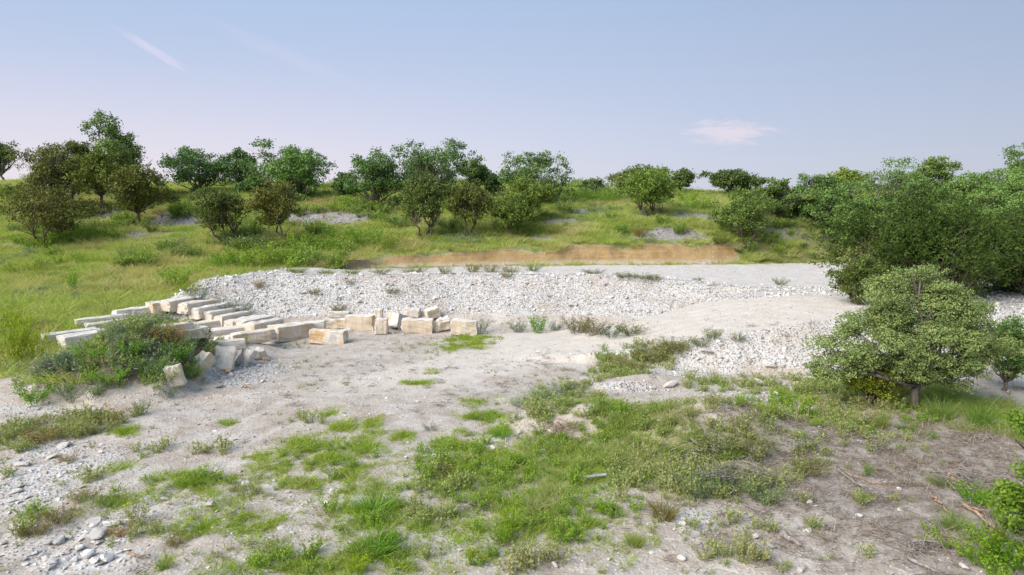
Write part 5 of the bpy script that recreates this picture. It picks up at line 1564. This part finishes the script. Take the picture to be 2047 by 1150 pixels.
    ('grey', 282, 828, 40, 40, 'silvery green weed at the near foot of the mound', (1.1, 1.2, 1.2)),
    ('grey', 335, 800, 50, 30, 'grey-green weed right of the silvery one at the mound foot', (.9, 1, 1)),
    ('leafy', 60, 810, 80, 46, 'green growth at the far left foot of the mound', (.75, 1.0, .8)),
    ('leafy', 120, 800, 70, 36, 'green growth left of the low mound weeds', (.75, 1.0, .8)),
    ('leafy', 260, 720, 60, 40, 'green leafy weed under the mound crown', (.7, 1.0, .8)),
    # foreground
    ('leafy', 1600, 838, 56, 66, 'bright yellow-green weed left of the leafy oak', (1, 1.1, .5)),
    ('leafy', 1575, 812, 40, 36, 'bright weed close behind the yellow-green one', (.85, 1, .7)),
    ('leafy', 1532, 832, 46, 26, 'low yellow-green weed left of the bright pair', (1, 1.05, .6)),
    ('leafy', 1483, 815, 30, 30, 'yellow-green weed far left of the bright pair', (.9, 1, .7)),
    ('leafy', 1672, 842, 40, 18, 'low yellow weed right of the bright pair', (1.1, 1.05, .5)),
    ('leafy', 1586, 880, 14, 18, 'tiny yellow weed on the litter', (1.2, 1.05, .3)),
    ('leafy', 1720, 1004, 34, 26, 'small yellow-green weed alone in the litter', (1.1, 1.1, .5)),
    ('plume', 1735, 955, 20, 34, 'small slim weed right of the debris mound', (.6, .8, .9)),
    ('tuft', 1765, 860, 34, 44, 'straw-tipped tuft in front of the olive bush', (1.05, 1, 1)),
    ('tuft', 1725, 856, 50, 30, 'green tuft left of the straw-tipped one', (.9, 1.1, .8)),
    ('tuft', 1748, 868, 20, 18, 'small bright tuft below the straw-tipped one', (.8, 1.2, .6)),
    ('tuft', 1866, 878, 26, 20, 'small bright tuft on the litter below the oak', (.8, 1.15, .6)),
    ('tuft', 1810, 862, 44, 26, 'green tuft at the foot of the oak trunk', (.75, 1, .8)),
    ('tuft', 1885, 845, 70, 66, 'tall green tussock right of the oak trunk', (.75, 1, .7)),
    ('tuft', 1965, 855, 70, 66, 'tall green tussock near the right edge below the small juniper', (.7, 1, .7)),
    ('tuft', 1985, 860, 60, 26, 'low bright tussock at the end of the tall ones', (.75, 1.1, .7)),
    ('leafy', 1210, 1028, 48, 44, 'compact bright green shrub in the foreground middle', (.75, 1.05, .3)),
    ('tuft', 1330, 1040, 84, 56, 'dry brown tuft right of the compact shrub', (1.1, .75, .9)),
    ('plume', 1020, 1080, 34, 90, 'tall yellow-green spire in the foreground middle', (.95, 1.05, .6)),
    ('plume', 1000, 1095, 46, 50, 'weed left of the tall spire in the foreground', (.9, 1, .6)),
    ('plume', 942, 1132, 22, 46, 'bright yellow-green spire near the bottom edge', (1.2, 1.15, .4)),
    ('plume', 965, 1130, 18, 28, 'short bright spire right of the one near the bottom edge', (1.2, 1.15, .4)),
    ('plume', 712, 1150, 50, 40, 'bright spires cut by the bottom edge', (1.2, 1.2, .4)),
    ('tuft', 1270, 1095, 50, 36, 'straw-green tuft below the dry brown one', (1.1, 1.15, .6)),
    ('grey', 1395, 1000, 90, 60, 'grey-green weed on the front of the debris mound, left', (.85, .9, .85)),
    ('grey', 1530, 1010, 90, 60, 'pale feathery weed on the front of the debris mound', (1.1, 1.15, 1)),
    ('grey', 1455, 985, 80, 50, 'grey tangle in the middle of the debris mound', (.8, .8, .8)),
    ('olive', 1440, 912, 110, 46, 'olive feathery weed along the top of the debris mound, left', (.95, 1.1, .9)),
    ('olive', 1510, 925, 100, 46, 'olive feathery weed along the top of the debris mound, right', (.95, 1.05, .9)),
    ('olive', 1620, 955, 70, 36, 'green and brown weed right of the debris mound', (.9, 1, .7)),
    ('tuft', 1890, 975, 70, 28, 'green-brown tuft beside the tangled dead branches', (.85, .95, .7)),
    ('tuft', 1910, 1060, 70, 44, 'light green tuft left of the long reddish branch', (.9, 1.1, .8)),
    ('tuft', 1935, 1080, 40, 16, 'low tuft under the long reddish branch', (.9, 1.1, .7)),
    ('tuft', 2000, 1085, 30, 60, 'dead brown tuft in front of the right edge oak', (1.2, .75, .8)),
    ('leafy', 1985, 1140, 110, 74, 'green bush in the lower right corner', (.85, 1.05, .5)),
    ('leafy', 2035, 1148, 110, 90, 'darker green bush cut by the lower right corner', (.7, .95, .5)),
    ('leafy', 1950, 1010, 60, 46, 'bright sprouts under the right edge oak', (.6, 1, .5)),
    ('grey', 860, 860, 40, 14, 'small grey weed on the yard beyond the twig heap', (.9, 1, 1)),
    ('grey', 1085, 800, 90, 26, 'hazy blue-green weeds at the far edge of the foreground growth', (1, 1.15, 1.2)),
    ('grey', 1140, 790, 80, 22, 'hazy blue-green weeds right of the first drift', (1, 1.1, 1.15)),
    ('grey', 1040, 815, 70, 22, 'hazy blue-green weeds left of the first drift', (1, 1.15, 1.15)),
    ('leafy', 1235, 835, 46, 36, 'bright weed at the head of the tall grass', (.8, 1.05, .7)),
    ('tuft', 960, 840, 70, 22, 'bright tuft right of the bare tan hollow', (.8, 1.2, .6)),
    ('tuft', 1000, 878, 50, 30, 'bright tuft below the bare tan hollow', (.75, 1.2, .6)),
    ('tuft', 745, 1030, 110, 44, 'thick bright tussock in the lower grass', (.75, 1.2, .5)),
    ('tuft', 385, 972, 90, 30, 'thick bright tussock in the long grass strip', (.85, 1.2, .5)),
    ('tuft', 740, 1120, 120, 60, 'large bright tussock at the bottom edge', (.8, 1.2, .6)),
    ('leafy', 760, 1110, 60, 46, 'dark leafy weed in the large bottom tussock', (.6, .95, .5)),
    ('olive', 165, 1000, 60, 24, 'straw weed on the left rubble', (1.1, .95, .8)),
    ('olive', 130, 925, 44, 18, 'rusty weed on the upper left rubble', (1.2, .9, .6)),
    ('olive', 235, 1075, 40, 26, 'orange-tinged weed right of the bright rubble heap', (1.3, .85, .5)),
    ('olive', 350, 1095, 40, 34, 'straw weed near the bottom left grass', (1.15, 1, .7)),
    ('olive', 60, 1075, 70, 40, 'brown-green weed at the lower left edge', (1.05, .95, .7)),
    ('olive', 120, 1050, 60, 34, 'brown-green weed left of the bright rubble heap', (1.05, .95, .7)),
    ('tuft', 325, 1140, 34, 36, 'green tuft at the bottom edge on the left', (.85, 1.1, .8)),
    ('leafy', 25, 865, 60, 34, 'green weed at the left edge above the rubble', (.7, .85, .6)),
    ('olive', 80, 885, 80, 36, 'brown weed at the left edge below the mound', (1.1, .9, .6)),
    ('olive', 200, 845, 90, 30, 'brown weed strip below the mound', (1.1, .9, .6)),
]
for kd, px, py, w, h, lab, tn in WEEDS:
    weed(kd, px, py, w, h, lab, tn)


# ------------------------------------------------------------------ dead wood and odds and ends
def stick(pts, rad, label, mat, name='dead_branch', forks=0, seed=1, cat='branch', lift=0.03):
    rng = np.random.default_rng(seed)
    P = [np.array(gp(*p)) + np.array([0, 0, lift + rad]) for p in pts]
    fine = []
    for a, b in zip(P[:-1], P[1:]):
        for t in (0, .33, .66):
            fine.append(a + (b - a) * t + rng.normal(0, .02, 3))
    fine.append(P[-1])
    n = len(fine)
    polys = [(fine, [rad * (1.1 - .7 * i / (n - 1)) for i in range(n)])]
    L = np.linalg.norm(P[-1] - P[0])
    for k in range(forks):
        i = int(rng.integers(1, n - 1))
        d = fine[i] - fine[i - 1]; d = d / np.linalg.norm(d)
        e = fine[i] + (d + rng.normal(0, .6, 3) * np.array([1, 1, .5])) * L * rng.uniform(.15, .4)
        e[2] = max(e[2], float(height(e[0], e[1])) + .02)
        polys.append((bent(rng, fine[i], e, 4, .08), [rad * .5, rad * .4, rad * .28, rad * .1]))
    V, F = tubes(polys, 6)
    o = mesh_obj(name, V, F, mat, None, smooth=True)
    return tag(o, label, cat, 'dead wood lying in the foreground' if cat == 'branch' else None)


STICKS = [
    ([(1560, 1078), (1580, 1086), (1603, 1098)], .075, 'grey half buried log at lower right', M_DEAD, 0),
    ([(1672, 940), (1700, 965), (1735, 982), (1775, 1000)], .035, 'long pale branch right of the debris mound', M_DEAD, 3),
    ([(1690, 948), (1740, 968), (1800, 972)], .02, 'thin brown branch above the long pale one', M_REDW, 3),
    ([(1925, 1015), (1955, 1035), (1992, 1068)], .05, 'long reddish branch near the right edge', M_REDW, 3),
    ([(1862, 998), (1880, 1012), (1897, 1032)], .035, 'short reddish branch left of the long one', M_REDW, 1),
    ([(1812, 1122), (1840, 1136), (1875, 1150)], .04, 'grey branch at the bottom edge on the right', M_DEAD, 1),
    ([(1793, 826), (1815, 824), (1840, 838), (1860, 858)], .025, 'bleached forked branch at the foot of the oak', M_DEAD, 4),
    ([(1890, 950), (1915, 968), (1940, 985)], .05, 'thick dead branch in the tangle near the right edge', M_REDW, 5),
    ([(1905, 962), (1918, 940), (1928, 925)], .03, 'upright bleached branch in the tangle near the right edge', M_DEAD, 4),
    ([(1930, 985), (1935, 965), (1948, 945)], .025, 'second bleached branch in the tangle', M_DEAD, 5),
    ([(1860, 945), (1900, 952), (1950, 955)], .022, 'long twig lying behind the tangle', M_DEAD, 4),
    ([(1935, 885), (1955, 878), (1975, 886)], .02, 'curved pale twig on the litter below the tussocks', M_DEAD, 1),
    ([(1625, 910), (1650, 900), (1690, 908)], .03, 'curved grey branch right behind the debris mound', M_DEAD, 2),
    ([(1815, 1085), (1825, 1100), (1840, 1110)], .03, 'grey root pieces low in the litter', M_DEAD, 5),
    ([(655, 935), (672, 945), (688, 955)], .018, 'pale stick in the foreground grass', M_DEAD, 1),
    ([(590, 980), (610, 970), (630, 968)], .02, 'dark stick lying below the grass strip', M_REDW, 1),
    ([(255, 1113), (280, 1117), (302, 1116)], .03, 'dark stick in the lower left rubble', M_REDW, 0),
    ([(483, 773), (495, 777), (508, 779)], .03, 'dark stick on the yard below the tumbled blocks', M_REDW, 1),
    ([(1160, 835), (1185, 838), (1205, 830)], .025, 'dark branch by the hazy blue-green weeds', M_REDW, 2),
    ([(1700, 596), (1725, 590), (1745, 585)], .02, 'thin twig on the upper ramp', M_REDW, 1),
    ([(310, 895), (330, 900), (345, 905)], .015, 'wiry grey branch on the yard below the mound', M_DEAD, 4),
    ([(940, 1000), (970, 1010), (985, 1020)], .018, 'forked twig in the foreground grass', M_DEAD, 3),
    ([(1430, 905), (1436, 900), (1440, 890)], .03, 'short pale stub on top of the debris mound', M_DEAD, 0),
    ([(1652, 890), (1654, 884), (1656, 876)], .02, 'short pale stub standing in the litter', M_DEAD, 0),
]
for k, (pts, rad, lab, mt, fk) in enumerate(STICKS):
    stick(pts, rad, lab, mt, forks=fk, seed=700 + k)


def heap(px, py, w, d, h, n, label, mat, seed, rmin=.005, rmax=.014):
    """a heap of crossed dead twigs; each twig of it is a real tapered stick"""
    rng = np.random.default_rng(seed)
    g = np.array(gp(px, py))
    polys = []
    for _ in range(n):
        a = np.array([rng.normal(0, w * .3), rng.normal(0, d * .3), 0])
        a[2] = h * max(0, 1 - (a[0] / w) ** 2 - (a[1] / d) ** 2) * rng.random()
        v = np.array([rng.normal(), rng.normal(), rng.normal(0, .25)]); v /= np.linalg.norm(v)
        L = rng.uniform(.25, .8) * w * .7
        r = rng.uniform(rmin, rmax)
        polys.append((bent(rng, a - v * L / 2, a + v * L / 2, 3, .06), [r, r * .8, r * .3]))
    V, F = tubes(polys, 4)
    for v in V:
        v[2] = max(v[2], -.05)
    root = bpy.data.objects.new('brush_heap', None); COL.objects.link(root)
    root.location = g
    tw = mesh_obj('twigs', V, F, mat, root)
    tw['kind'] = 'stuff'
    return tag(root, label, 'brush heap', 'heaps of cleared brush')


heap(1118, 862, .9, .6, .35, 90, 'dark heap of dead brush among the white stones', M_REDW, 801)
heap(872, 945, .7, .6, .25, 70, 'small dark twig heap left of the bright green weeds', M_REDW, 802)
heap(1925, 970, 1.0, .8, .4, 90, 'tangled heap of dead branches near the right edge', M_DEAD, 803)
heap(1600, 890, .7, .5, .2, 40, 'grey brush behind the right end of the debris mound', M_DEAD, 804)
heap(1400, 915, 1.2, .6, .45, 100, 'grey brush showing through the top of the debris mound', M_DEAD, 805)
heap(1470, 965, 1.5, .7, .55, 150, 'grey brush in the hollow of the debris mound', M_DEAD, 806)
heap(90, 748, 1.1, .8, .5, 110, 'grey heap of dead brush on the left flank of the mound', M_DEAD, 807)
heap(265, 740, .9, .6, .3, 70, 'dead grey brush on the front of the mound', M_DEAD, 808)
heap(945, 1012, .6, .4, .15, 40, 'flat grey twig heap in the foreground grass', M_DEAD, 809)
heap(1830, 1100, .8, .5, .2, 60, 'pale grey twig heap at lower right', M_DEAD, 810)


def pipe():
    m, t = new_mat('grey plastic')
    bs = t.n('ShaderNodeBsdfPrincipled', {'Base Color': t.mix(t.noise(t.n('ShaderNodeNewGeometry').outputs['Position'], 6.0).outputs[0], (0.25, 0.28, 0.31, 1), (0.42, 0.45, 0.48, 1)), 'Roughness': 0.55})
    t.n('ShaderNodeOutputMaterial', {'Surface': bs.outputs[0]})
    a, b = np.array(gp(1158, 960)), np.array(gp(1213, 958))
    a[2] += .05; b[2] += .12
    # hollow: outer wall, inner wall, end rings
    V, F = [], []
    ax = (b - a) / np.linalg.norm(b - a); s = np.cross(ax, [0, 0, 1]); s /= np.linalg.norm(s); u = np.cross(s, ax)
    n = 14
    for p, r in ((a, .04), (b, .04), (b, .033), (a, .033)):
        for k in range(n):
            V.append(p + (s * math.cos(6.283 * k / n) + u * math.sin(6.283 * k / n)) * r)
    for j in range(4):
        for k in range(n):
            k2 = (k + 1) % n; j2 = (j + 1) % 4
            F.append((j * n + k, j * n + k2, j2 * n + k2, j2 * n + k))
    tag(mesh_obj('plastic_pipe', V, F, m, None, smooth=False), 'grey plastic pipe sticking out of the weeds in front of the debris mound', 'pipe')
    # crumpled bag
    bm = bmesh.new()
    bmesh.ops.create_icosphere(bm, subdivisions=3, radius=.2)
    for v in bm.verts:
        v.co *= 1 + .45 * noise3(v.co * 9, 3)
        v.co.z *= .6
    me = bpy.data.meshes.new('plastic_bag'); bm.to_mesh(me); bm.free()
    me.materials.append(m)
    o = bpy.data.objects.new('plastic_bag', me); COL.objects.link(o)
    o.location = gp(191, 832) + Vector((0, 0, .08))
    tag(o, 'crumpled grey plastic bag at the near edge of the mound', 'bag')


pipe()
